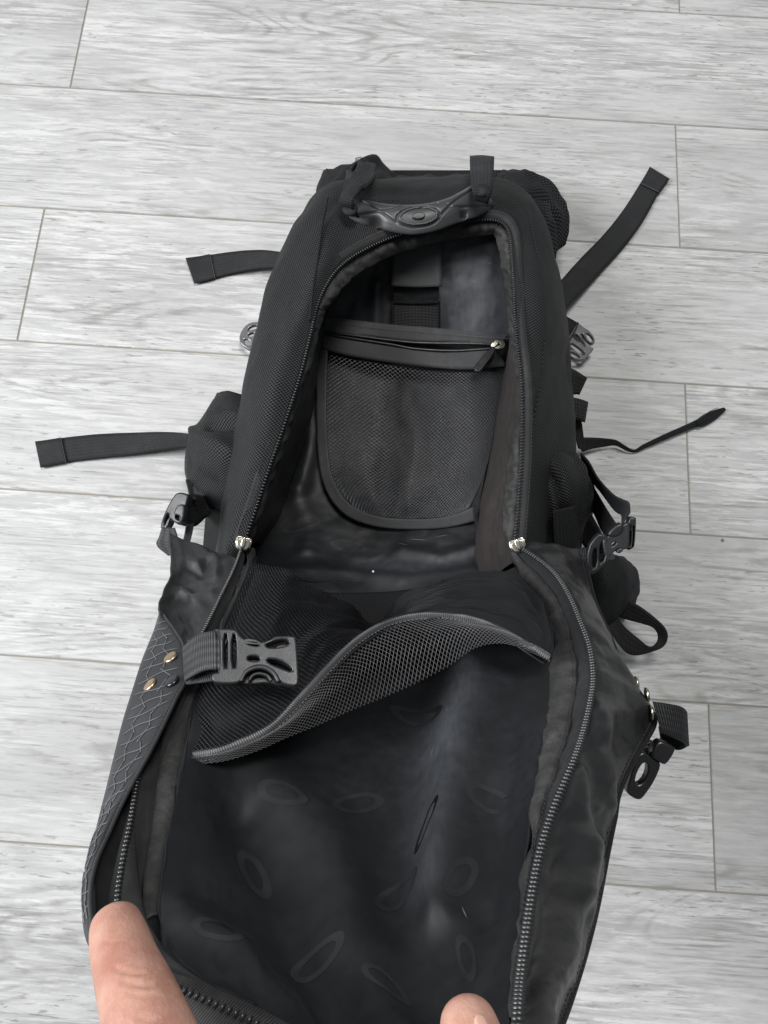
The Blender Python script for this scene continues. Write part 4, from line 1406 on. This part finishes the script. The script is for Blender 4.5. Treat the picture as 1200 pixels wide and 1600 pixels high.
plate('buckle_body', c5([(672, 530), (690, 522), (770, 522), (795, 530), (812, 560), (850, 580), (900, 588), (950, 582), (975, 560), (1010, 556), (1070, 556), (1084, 568), (1092, 680), (1098, 780), (1085, 805),
                         (1040, 800), (1010, 785), (985, 735), (930, 705), (880, 705), (835, 730), (815, 775), (790, 792), (690, 790), (668, 770), (670, 740), (712, 735), (712, 540)]),
      [c5([(728, 545), (748, 545), (748, 715), (728, 715)]), c5([(768, 545), (790, 550), (792, 712), (768, 715)]),
       c5([(842, 578), (895, 590), (905, 604), (880, 606), (840, 594)]), c5([(845, 655), (900, 655), (906, 672), (890, 682), (845, 676)]),
       c5([(930, 600), (960, 588), (1000, 574), (1045, 574), (1050, 598), (1010, 612), (950, 616)]), c5([(935, 668), (1000, 672), (1060, 710), (1066, 735), (1010, 715), (950, 690)])],
      (400, 1030, .405), bn_, .0055, .0011, MT['plasticgrey'], bk, 1)
plate('buckle_back', c5([(690, 540), (770, 530), (800, 570), (860, 600), (960, 605), (1000, 575), (1070, 575), (1082, 780), (1000, 790), (940, 770), (860, 780), (780, 780), (690, 775)]),
      [c5([(728, 555), (792, 555), (792, 710), (728, 710)]), c5([(930, 600), (1040, 580), (1045, 608), (940, 615)]), c5([(940, 672), (1000, 676), (1058, 712), (1050, 730), (950, 700)])],
      (400, 1030, .405), bn_, .003, .0009, MT['plastic'], bk, 1, -.0062)
arc = [c5([(x, y)])[0] for x, y in ((812, 778), (835, 735), (880, 712), (930, 712), (975, 740), (998, 780))]
p0b = P(400, 1030, .405)
tube('buckle_rim', [on_plane(x, y, p0b, bn_.normalized()) + bn_.normalized() * .0028 for x, y in arc], .0014, MT['plasticgrey'], bk, 40)
arc = [c5([(x, y)])[0] for x, y in ((850, 770), (868, 745), (900, 735), (940, 745), (962, 770))]
tube('buckle_rim', [on_plane(x, y, p0b, bn_.normalized()) + bn_.normalized() * .0005 for x, y in arc], .0012, MT['plastic'], bk, 40)

# lower right webbing and buckle
bk = part('buckle')
bk['label'] = 'black buckle dangling off the lower right flap edge'
strap('webbing', [(1020, 1096, .350), (1040, 1099, .350), (1062, 1104, .345), (1071, 1112, .335), (1070, 1116, .325)],
      [(1034, 1146, .350), (1050, 1152, .350), (1066, 1158, .345), (1074, 1164, .335), (1073, 1166, .325)], MT['webbing'], bk, 40, .0022)
strap('webbing', [(1070, 1116, .325), (1060, 1124, .318), (1045, 1130, .318), (1030, 1135, .320)],
      [(1073, 1166, .325), (1060, 1172, .318), (1046, 1168, .318), (1034, 1160, .320)], MT['webbing'], bk, 30, .0022)
bn2 = (CAM - P(1010, 1200, .33)).normalized() + Vector((.30, -.25, 0))
plate('buckle_bar', [(1012, 1179), (1022, 1158), (1031, 1154), (1051, 1164), (1051, 1172), (1038, 1192), (1030, 1191)], [], (1030, 1173, .338), bn2, .007, .0016, MT['gloss'], bk, 1)
plate('buckle_frame', [(1000, 1172), (1010, 1176), (1027, 1188), (1030, 1194), (1020, 1218), (1005, 1240), (998, 1247), (990, 1246), (978, 1238), (976, 1230), (984, 1205), (990, 1180)],
      [[(1003, 1188), (1010, 1192), (1009, 1206), (1003, 1218), (995, 1224), (989, 1220), (993, 1203)]], (1003, 1210, .333), bn2, .006, .0014, MT['gloss'], bk, 1)
plate('buckle_prong', [(1012, 1192), (1016, 1196), (1014, 1208), (1006, 1222), (1002, 1220), (1009, 1206)], [], (1003, 1210, .333), bn2, .004, .001, MT['gloss'], bk, 1, -.001)
plate('buckle_frame', [(1004, 1163), (1012, 1155), (1022, 1158), (1013, 1178), (1000, 1190), (990, 1196), (992, 1180)], [[(1005, 1168), (1010, 1162), (1013, 1166), (1008, 1173)]], (1003, 1180, .325), bn2, .005, .001, MT['plastic'], bk, 1)

# right closed buckle with its straps
bk = part('buckle')
bk['label'] = 'fastened buckle at the right side joining strap and flap'
bn3 = (CAM - P(955, 850, .19)).normalized() + Vector((.22, -.15, 0))


def c8(l):
    return [(860 + x * .3, 780 + y * .3) for x, y in l]


plate('buckle_socket', c8([(186, 250), (238, 180), (262, 178), (302, 190), (300, 240), (292, 330), (225, 385), (200, 388), (184, 378)]),
      [c8([(215, 265), (240, 240), (236, 345), (212, 362)]), c8([(252, 228), (285, 205), (280, 312), (248, 336)])], (935, 865, .195), bn3, .007, .0014, MT['plastic'], bk, 1)
plate('buckle_socket', c8([(262, 200), (300, 188), (345, 150), (392, 118), (408, 128), (405, 245), (385, 262), (350, 250), (320, 280), (295, 325), (280, 300)]),
      [c8([(335, 268), (355, 250), (378, 252), (370, 272), (350, 282)]), c8([(300, 300), (312, 286), (325, 290), (318, 306)]), c8([(310, 230), (335, 215), (340, 228), (315, 244)])],
      (958, 848, .20), bn3, .006, .0014, MT['plasticgrey'], bk, 1)
plate('buckle_release', c8([(288, 176), (330, 132), (372, 118), (378, 160), (350, 190), (305, 196)]), [], (955, 826, .205), bn3, .007, .002, MT['plastic'], bk, 2)
plate('buckle_plug', c8([(398, 92), (436, 92), (442, 100), (434, 238), (424, 252), (394, 266), (398, 180)]), [c8([(408, 140), (416, 140), (410, 240), (402, 240)])], (985, 833, .20), bn3, .0075, .0014, MT['plastic'], bk, 1)
tube('buckle_rim', [on_plane(x, y, P(958, 848, .20), bn3.normalized()) + bn3.normalized() * .0034 for x, y in c8([(318, 200), (335, 178), (362, 162), (370, 140), (356, 128)])], .001, MT['plasticgrey'], bk, 30)
strap('webbing', [(908, 858, .188), (916, 856, .192), (922, 858, .192)], [(912, 892, .19), (918, 894, .192), (926, 892, .192)], MT['webbing'], bk, 14, .002)
strap('compression_strap', [(908, 708, .07), (920, 722, .08), (934, 747, .10), (957, 772, .14), (972, 780, .17), (982, 785, .185), (984, 800, .195)],
      [(910, 735, .05), (925, 752, .06), (940, 770, .08), (958, 794, .12), (966, 802, .15), (972, 806, .175), (972, 818, .195)], MT['webbing'], bag, 50, .002)
strap('compression_strap', [(925, 758, .07), (935, 775, .08), (950, 800, .11), (965, 822, .15)], [(918, 782, .05), (930, 805, .06), (940, 828, .09), (950, 842, .13)], MT['webbing'], bag, 30, .002)
strap('compression_strap', [(895, 770, .05), (920, 800, .06), (940, 835, .07), (955, 865, .07)], [(880, 800, .03), (900, 830, .04), (918, 860, .05), (935, 890, .05)], MT['side'], bag, 30, .004)

# shoulder strap end and loop, right
rows = [
    [(845, 862, .012), (905, 870, .05), (935, 865, .085), (960, 868, .085), (975, 870, .04), (978, 872, .005)],
    [(845, 892, .012), (908, 900, .05), (940, 895, .09), (975, 892, .085), (996, 893, .045), (998, 896, .005)],
    [(845, 922, .012), (915, 930, .05), (945, 925, .085), (980, 920, .08), (1000, 918, .04), (1001, 922, .005)],
    [(845, 952, .012), (925, 960, .04), (950, 955, .06), (975, 948, .055), (992, 942, .03), (992, 946, .005)],
    [(845, 977, .012), (935, 985, .02), (952, 975, .03), (965, 966, .03), (976, 960, .02), (976, 964, .005)],
]
sheet('shoulder_strap', rows, MT['side'], bag, 36, 40, .003, [(.004, 20, 20, 151, 'n')])
lo_o = [(985, 940, .045), (1000, 948, .05), (1022, 965, .055), (1038, 981, .055), (1043, 995, .05), (1037, 1010, .042), (1018, 1018, .035), (994, 1024, .03), (976, 1018, .03), (955, 990, .03), (940, 960, .03)]
lo_i = [(965, 963, .03), (984, 969, .035), (1005, 974, .04), (1021, 980, .042), (1028, 991, .042), (1026, 1003, .04), (1015, 1011, .038), (998, 998, .036), (978, 981, .034), (966, 966, .032), (952, 945, .03)]
strap('strap_loop', lo_o, lo_i, MT['webbing'], bag, 80, .002)

# small loops on the right side of the body
strap('webbing_loop', [(880, 570, .10), (898, 578, .10), (915, 589, .095), (916, 591, .085)], [(886, 618, .09), (893, 617, .09), (903, 616, .085), (904, 617, .078)], MT['webbing'], bag, 20, .002)
strap('webbing_loop', [(886, 620, .09), (900, 622, .09), (916, 627, .085), (918, 629, .07)], [(890, 652, .085), (900, 655, .085), (911, 659, .08), (913, 660, .066)], MT['webbing'], bag, 20, .002)
strap('webbing_loop', [(893, 652, .07), (898, 675, .065), (904, 700, .06)], [(908, 657, .065), (911, 680, .06), (914, 705, .05)], MT['side'], bag, 20, .002)

# thin strap with a twist
sl_ = [(905, 684, .030), (925, 684, .026), (942, 685, .022), (962, 688, .018), (977, 697, .013), (991, 703, .008), (1005, 695, .012), (1038, 679, .015), (1074, 663, .014), (1092, 654, .012), (1110, 644, .008), (1132, 638, .006)]
sr_ = [(909, 706, .012), (925, 701, .010), (942, 698, .008), (962, 696, .006), (979, 704, .004), (992, 706.5, .003), (1008, 700, .004), (1041, 686, .005), (1077, 671, .005), (1096, 664, .004), (1114, 656, .003), (1133, 641, .003)]
ts, _ = strap('side_strap', sl_, sr_, MT['strapgrey'], bag, 90, .0013)
ts['label'] = 'thin twisted strap tail lying on the floor to the right'
strap('strap_hem', [(1088, 657, .0145), (1100, 648, .0125), (1115, 641, .010), (1132, 637, .008)], [(1092, 667, .006), (1103, 663, .005), (1118, 654, .0045), (1134, 640, .004)], MT['webbing'], ts, 20, .0018)
tube('frayed_thread', [(1096, 655, .010), (1104, 646, .014), (1114, 640, .013), (1122, 637, .010)], .0003, MT['thread_dark'], ts, 20, 5)


def floor_strap(label, L, R_, hemL, hemR, mat=MT['strapgrey'], wr=(.0012, 18, 18, 161, 'n')):
    o, Gs = strap('side_strap', L, R_, mat, bag, 70, .0017, [wr])
    o['label'] = label
    h, _ = strap('strap_hem', hemL, hemR, mat, o, 16, .0018)
    beads('stitching', np.array([list(P(*hemL[-1]) + Vector((0, 0, .0012))), list(P(*hemR[-1]) + Vector((0, 0, .0012)))]), .0022, (.0008, .00025, .00025), MT['thread'], o, 'b')


floor_strap('short strap tail on the floor left of the bag top',
            [(291, 404, .003), (330, 398, .004), (370, 393, .008), (410, 391, .016), (440, 394, .03), (470, 400, .045)],
            [(304, 442, .003), (336, 434, .004), (370, 426, .006), (410, 420, .012), (438, 419, .026), (470, 424, .04)],
            [(290, 403.5, .0052), (310, 401, .0052), (328, 397.5, .0056)], [(303.5, 443, .0052), (320, 439, .0052), (336, 434.5, .0056)])
floor_strap('long flat strap tail on the floor left of the side pocket',
            [(56, 690, .003), (95, 684.5, .003), (150, 679, .005), (210, 676, .010), (260, 675, .018), (290, 677, .028), (315, 682, .035)],
            [(64, 730, .003), (103, 722.5, .003), (160, 716, .004), (210, 711, .006), (255, 704, .012), (285, 700, .020), (312, 700, .028)],
            [(55, 690, .0052), (75, 687.5, .0052), (95, 684, .0054)], [(63.5, 730.5, .0052), (84, 726.5, .0052), (103.5, 723, .0054)])
floor_strap('wide strap tail on the floor pointing to the upper right',
            [(1015, 262, .003), (1000, 287, .003), (971, 332, .004), (940, 370, .007), (905, 406, .012), (864, 452, .022), (840, 478, .03)],
            [(1045, 280, .003), (1030, 301, .003), (1004, 347, .003), (975, 386, .005), (940, 424, .009), (898, 468, .018), (866, 500, .026)],
            [(1015, 261, .0052), (1008, 274, .0052), (1000, 287, .0054)], [(1046, 280, .0052), (1038, 291, .0052), (1030.5, 301.5, .0054)])

# small male buckles at the sides
bk = part('buckle')
bk['label'] = 'small pronged buckle on the floor, right of the bag'
up = (0, 0, 1)
strap('webbing', [(868, 488, .035), (885, 495, .024), (903, 505, .016)], [(868, 540, .03), (875, 543, .022), (882, 546, .016)], MT['webbing'], bk, 14, .002)
c5b = lambda l: [(850 + x * .3125, 400 + y * .3125) for x, y in l]
plate('buckle_prongs', c5b([(163, 338), (178, 345), (190, 358), (215, 372), (240, 395), (253, 425), (250, 442), (232, 444), (208, 425), (196, 402), (186, 390),
                            (175, 408), (205, 440), (228, 468), (244, 460), (246, 474), (212, 505), (206, 520), (178, 526), (150, 522), (128, 506), (112, 484), (92, 462), (100, 440)]),
      [c5b([(205, 388), (222, 392), (240, 412), (243, 430), (230, 434), (214, 418)]), c5b([(120, 484), (138, 484), (165, 496), (180, 512), (160, 516), (138, 506)]),
       c5b([(128, 440), (150, 445), (190, 478), (205, 495), (196, 502), (165, 486), (130, 470), (112, 458)]), c5b([(152, 392), (166, 398), (205, 452), (198, 462), (150, 420), (140, 410)])],
      (905, 530, .014), up, .0042, .001, MT['glossgrey'], bk, 1)
plate('buckle_bar', c5b([(160, 334), (176, 344), (106, 468), (88, 458)]), [], (890, 522, .016), up, .006, .0014, MT['gloss'], bk, 1)
bk = part('buckle')
bk['label'] = 'small pronged buckle peeking out on the floor, left of the bag'
plate('buckle_prongs', [(420, 506), (398, 504), (386, 508), (378, 518), (374, 528), (376, 538), (384, 545), (394, 549), (420, 549), (420, 538), (404, 536), (404, 524), (420, 520)],
      [[(392, 511), (402, 509), (404, 514), (394, 517), (386, 519)], [(381, 531), (388, 531), (394, 538), (392, 543), (384, 540)], [(388, 523), (398, 520), (398, 526), (390, 528)]],
      (392, 527, .014), up, .0042, .001, MT['glossgrey'], bk, 1)
strap('webbing', [(405, 500, .018), (425, 500, .024), (445, 500, .03)], [(408, 552, .018), (425, 552, .024), (445, 552, .03)], MT['webbing'], bk, 14, .002)
# left fastened buckle with webbing on the wing
bk = part('buckle')
bk['label'] = 'fastened buckle at the left side below the side pocket'
c7 = lambda l: [(220 + x * .2167, 740 + y * .2167) for x, y in l]
bn4 = (CAM - P(280, 800, .18)).normalized() + Vector((-.45, .1, 0))
plate('buckle_socket', c7([(262, 152), (300, 138), (350, 150), (362, 175), (340, 260), (335, 340), (300, 380), (250, 350), (230, 330), (200, 400), (158, 405), (165, 350), (200, 260)]),
      [c7([(185, 370), (210, 290), (225, 300), (200, 380)])], (278, 795, .19), bn4, .008, .0016, MT['plastic'], bk, 1)
plate('buckle_release', c7([(270, 235), (310, 220), (330, 240), (325, 330), (300, 365), (255, 345), (245, 310)]), [c7([(262, 300), (300, 315), (290, 345), (255, 330)])], (282, 803, .196), bn4, .006, .0016, MT['plasticgrey'], bk, 1)
strap('webbing', [(253, 826, .198), (249, 840, .205), (245, 852, .212), (262, 868, .218)], [(274, 826, .2), (277, 836, .207), (279, 848, .213), (272, 864, .22)], MT['greyweb'], bk, 24, .002)
strap('webbing', [(285, 775, .17), (300, 772, .14), (318, 776, .10), (330, 782, .09)], [(288, 822, .16), (304, 822, .13), (322, 808, .10), (334, 806, .09)], MT['webbing'], bk, 24, .003)
strap('webbing', [(290, 750, .09), (294, 765, .12), (296, 778, .15)], [(300, 752, .09), (302, 768, .12), (306, 780, .15)], MT['webbing'], bk, 14, .002)
strap('webbing', [(291, 820, .16), (287, 840, .18), (280, 862, .21)], [(303, 818, .15), (299, 840, .175), (291, 860, .21)], MT['greyweb'], bk, 14, .002)

# ---------------------------------------------------------------- hands


def hand(name, label, chains, nails, creases=()):
    """chains of (world point, half width, half height); united into one skin"""
    b_ = bmesh.new()
    for ch in chains:
        A_ = crom([list(p) for p, a, h in ch], 26)
        Wd = crom([[a] for p, a, h in ch], 26)[:, 0]
        Hh = crom([[h] for p, a, h in ch], 26)[:, 0]
        T, S, Nn = frames(A_)
        rings = []
        for k in range(26):
            ring = []
            for q in range(18):
                an = 2 * math.pi * q / 18
                ring.append(b_.verts.new(A_[k] + S[k] * math.cos(an) * Wd[k] + Nn[k] * math.sin(an) * Hh[k]))
            rings.append(ring)
        for k in range(25):
            for q in range(18):
                b_.faces.new((rings[k][q], rings[k][(q + 1) % 18], rings[k + 1][(q + 1) % 18], rings[k + 1][q]))
        for k, sg in ((0, -1), (25, 1)):
            # rounded caps
            prev = rings[k]
            for st in (.35, .7, .92):
                sc = math.sqrt(1 - st * st)
                ring = []
                for q in range(18):
                    an = 2 * math.pi * q / 18
                    ring.append(b_.verts.new(A_[k] + T[k] * sg * min(Wd[k], Hh[k] * 1.25) * .95 * st + S[k] * math.cos(an) * Wd[k] * sc + Nn[k] * math.sin(an) * Hh[k] * sc))
                for q in range(18):
                    fc = (prev[q], prev[(q + 1) % 18], ring[(q + 1) % 18], ring[q])
                    b_.faces.new(fc if sg > 0 else fc[::-1])
                prev = ring
            b_.faces.new(prev if sg > 0 else prev[::-1])
    bmesh.ops.recalc_face_normals(b_, faces=b_.faces)
    me = bpy.data.meshes.new(name)
    b_.to_mesh(me)
    b_.free()
    tmp = bpy.data.objects.new(name, me)
    C.objects.link(tmp)
    r = tmp.modifiers.new('union', 'REMESH')
    r.mode = 'VOXEL'
    r.voxel_size = .0011
    s = tmp.modifiers.new('smooth', 'SMOOTH')
    s.iterations = 14
    s.factor = .5
    dg = bpy.context.evaluated_depsgraph_get()
    m2 = bpy.data.meshes.new_from_object(tmp.evaluated_get(dg))
    bpy.data.objects.remove(tmp)
    m2.polygons.foreach_set('use_smooth', [True] * len(m2.polygons))
    m2.materials.clear()
    o = link(name, m2, MT['skin'])
    o['label'] = label
    o['category'] = 'hand'
    if nails or creases:
        bv = BVHTree.FromPolygons([v.co.copy() for v in m2.vertices], [tuple(p.vertices) for p in m2.polygons])
    for line, wid, dep in creases:
        pts = []
        for x, y in crom(np.array(line, float), 24):
            h, nn_, _, _ = bv.ray_cast(CAM, ray(x, y).normalized())
            if h:
                pts.append(np.array(h))
        co = np.array([v.co for v in m2.vertices])
        no = np.array([v.normal for v in m2.vertices])
        best = np.full(len(co), 1e9)
        for a, b in zip(pts[:-1], pts[1:]):
            ab = b - a
            t = np.clip(((co - a) @ ab) / (ab @ ab + 1e-15), 0, 1)
            best = np.minimum(best, np.linalg.norm(co - a - t[:, None] * ab, axis=1))
        co = co - no * (dep * (np.exp(-(best / wid) ** 2) - .45 * np.exp(-(best / (2.6 * wid)) ** 2)))[:, None]
        m2.vertices.foreach_set('co', co.ravel())
        m2.update()
    for nl in nails:
        g2 = crom(np.array([crom(np.array(r, float), 14) for r in nl]), 16)
        Gq_ = np.zeros((16, 14, 3))
        for j in range(16):
            for i in range(14):
                d = ray(*g2[j, i]).normalized()
                h, nn_, _, _ = bv.ray_cast(CAM, d)
                edge_ = min(i, 13 - i, j) / 2.0
                Gq_[j, i] = list(h - d * (.0001 + .0007 * min(1, edge_)))
        mesh_grid('nail', Gq_, MT['nail'], o)
    return o


V3 = Vector
def fingers(cx, cy, cz, dirs):
    r = []
    for k, (dx, ln) in enumerate(((-.031, .9), (-.010, 1.0), (.011, .95), (.031, .78))):
        b0 = V3((cx + dx, cy, cz))
        r.append([(b0, .0095, .0095), (b0 + V3((0, .010 * ln, -.030 * ln)), .0092, .0092), (b0 + V3((0, .022 * ln, -.052 * ln)), .0086, .0084),
                  (b0 + V3((0, .034 * ln, -.068 * ln)), .0076, .0070)])
    return r


lt = [(P(181, 1446, .550), .0102, .0080), (P(186, 1468, .556), .0116, .0095), (P(198, 1510, .566), .0118, .0102), (P(219, 1570, .580), .0134, .0120), (P(240, 1630, .588), .0142, .0130),
      (P(272, 1720, .590), .0160, .0150), (P(310, 1830, .582), .019, .018)]
cm = P(310, 1830, .582)
wr_ = V3((-.030, -.245, .545))
palm = [(wr_, .029, .019), (V3((-.045, -.222, .537)), .034, .020), (V3((-.062, -.198, .522)), .038, .017), (V3((-.072, -.182, .508)), .038, .012)]
arm = [(wr_, .029, .020), (V3((-.025, -.29, .545)), .031, .024), (V3((-.02, -.36, .545)), .036, .030)]
thb = [(cm, .019, .018), (V3((-.040, -.205, .55)), .022, .020), (wr_ + V3((0, .008, .005)), .022, .018)]
hand('hand', 'hand gripping the left corner of the flap with its thumb inside', [lt, thb, palm, arm] + fingers(-.072, -.178, .508, 0), [],
     [([(178, 1512), (205, 1522), (232, 1520), (248, 1512)], .0010, .0006), ([(190, 1532), (215, 1540), (240, 1540), (262, 1534)], .0011, .0007), ([(200, 1552), (222, 1556), (250, 1556)], .0009, .0004),
      ([(160, 1470), (175, 1474), (190, 1470)], .0009, .0003), ([(215, 1590), (245, 1596), (275, 1588)], .0012, .0004)])

rt = [(P(732, 1600, .612), .0092, .0078), (P(735, 1616, .614), .0108, .0090), (P(742, 1660, .615), .0115, .0105), (P(755, 1730, .612), .0130, .0120), (P(775, 1840, .60), .0150, .0140), (P(795, 1930, .585), .019, .017)]
cm = P(795, 1930, .585)
wr_ = V3((.075, -.275, .54))
palm = [(wr_, .029, .019), (V3((.072, -.25, .535)), .034, .020), (V3((.068, -.225, .525)), .038, .017), (V3((.065, -.208, .512)), .038, .012)]
arm = [(wr_, .029, .020), (V3((.09, -.32, .54)), .031, .024), (V3((.105, -.39, .54)), .036, .030)]
thb = [(cm, .019, .017), (V3((.072, -.24, .55)), .022, .020), (wr_ + V3((0, .008, .005)), .022, .018)]
nail = [[(746, 1583), (750, 1582.5), (755, 1585)], [(741, 1592), (751, 1590), (762, 1596)], [(742, 1606), (755, 1604), (768, 1610)], [(745, 1632), (759, 1630), (772, 1636)]]
hand('hand', 'fingertip resting on the flap lining at the bottom edge right of centre', [rt, thb, palm, arm] + fingers(.065, -.205, .512, 0), [nail])


# ---------------------------------------------------------------- specks
def speck(name, label, px, py, z, r, mat, cat):
    b_ = bmesh.new()
    bmesh.ops.create_icosphere(b_, subdivisions=2, radius=r)
    for v in b_.verts:
        v.co *= 1 + .5 * noise.noise(v.co * 900)
        v.co.z *= .6
    b_.transform(Matrix.Translation(P(px, py, z)))
    me = bpy.data.meshes.new(name)
    b_.to_mesh(me)
    b_.free()
    o = link(name, me, mat)
    o['label'] = label
    o['category'] = cat
    return o


speck('crumb', 'tiny brown crumb on the floor right of the bag', 1129, 844, .001, .0018, MT['crumb'], 'crumb')
s_, t_ = gfind(GI, 583, 893)
pp, _n = gs(GI, s_, t_)
speck('lint', 'tiny white lint speck on the dark lining inside the bag', 583, 893, pp.z + .001, .0011, MT['lint'], 'lint')
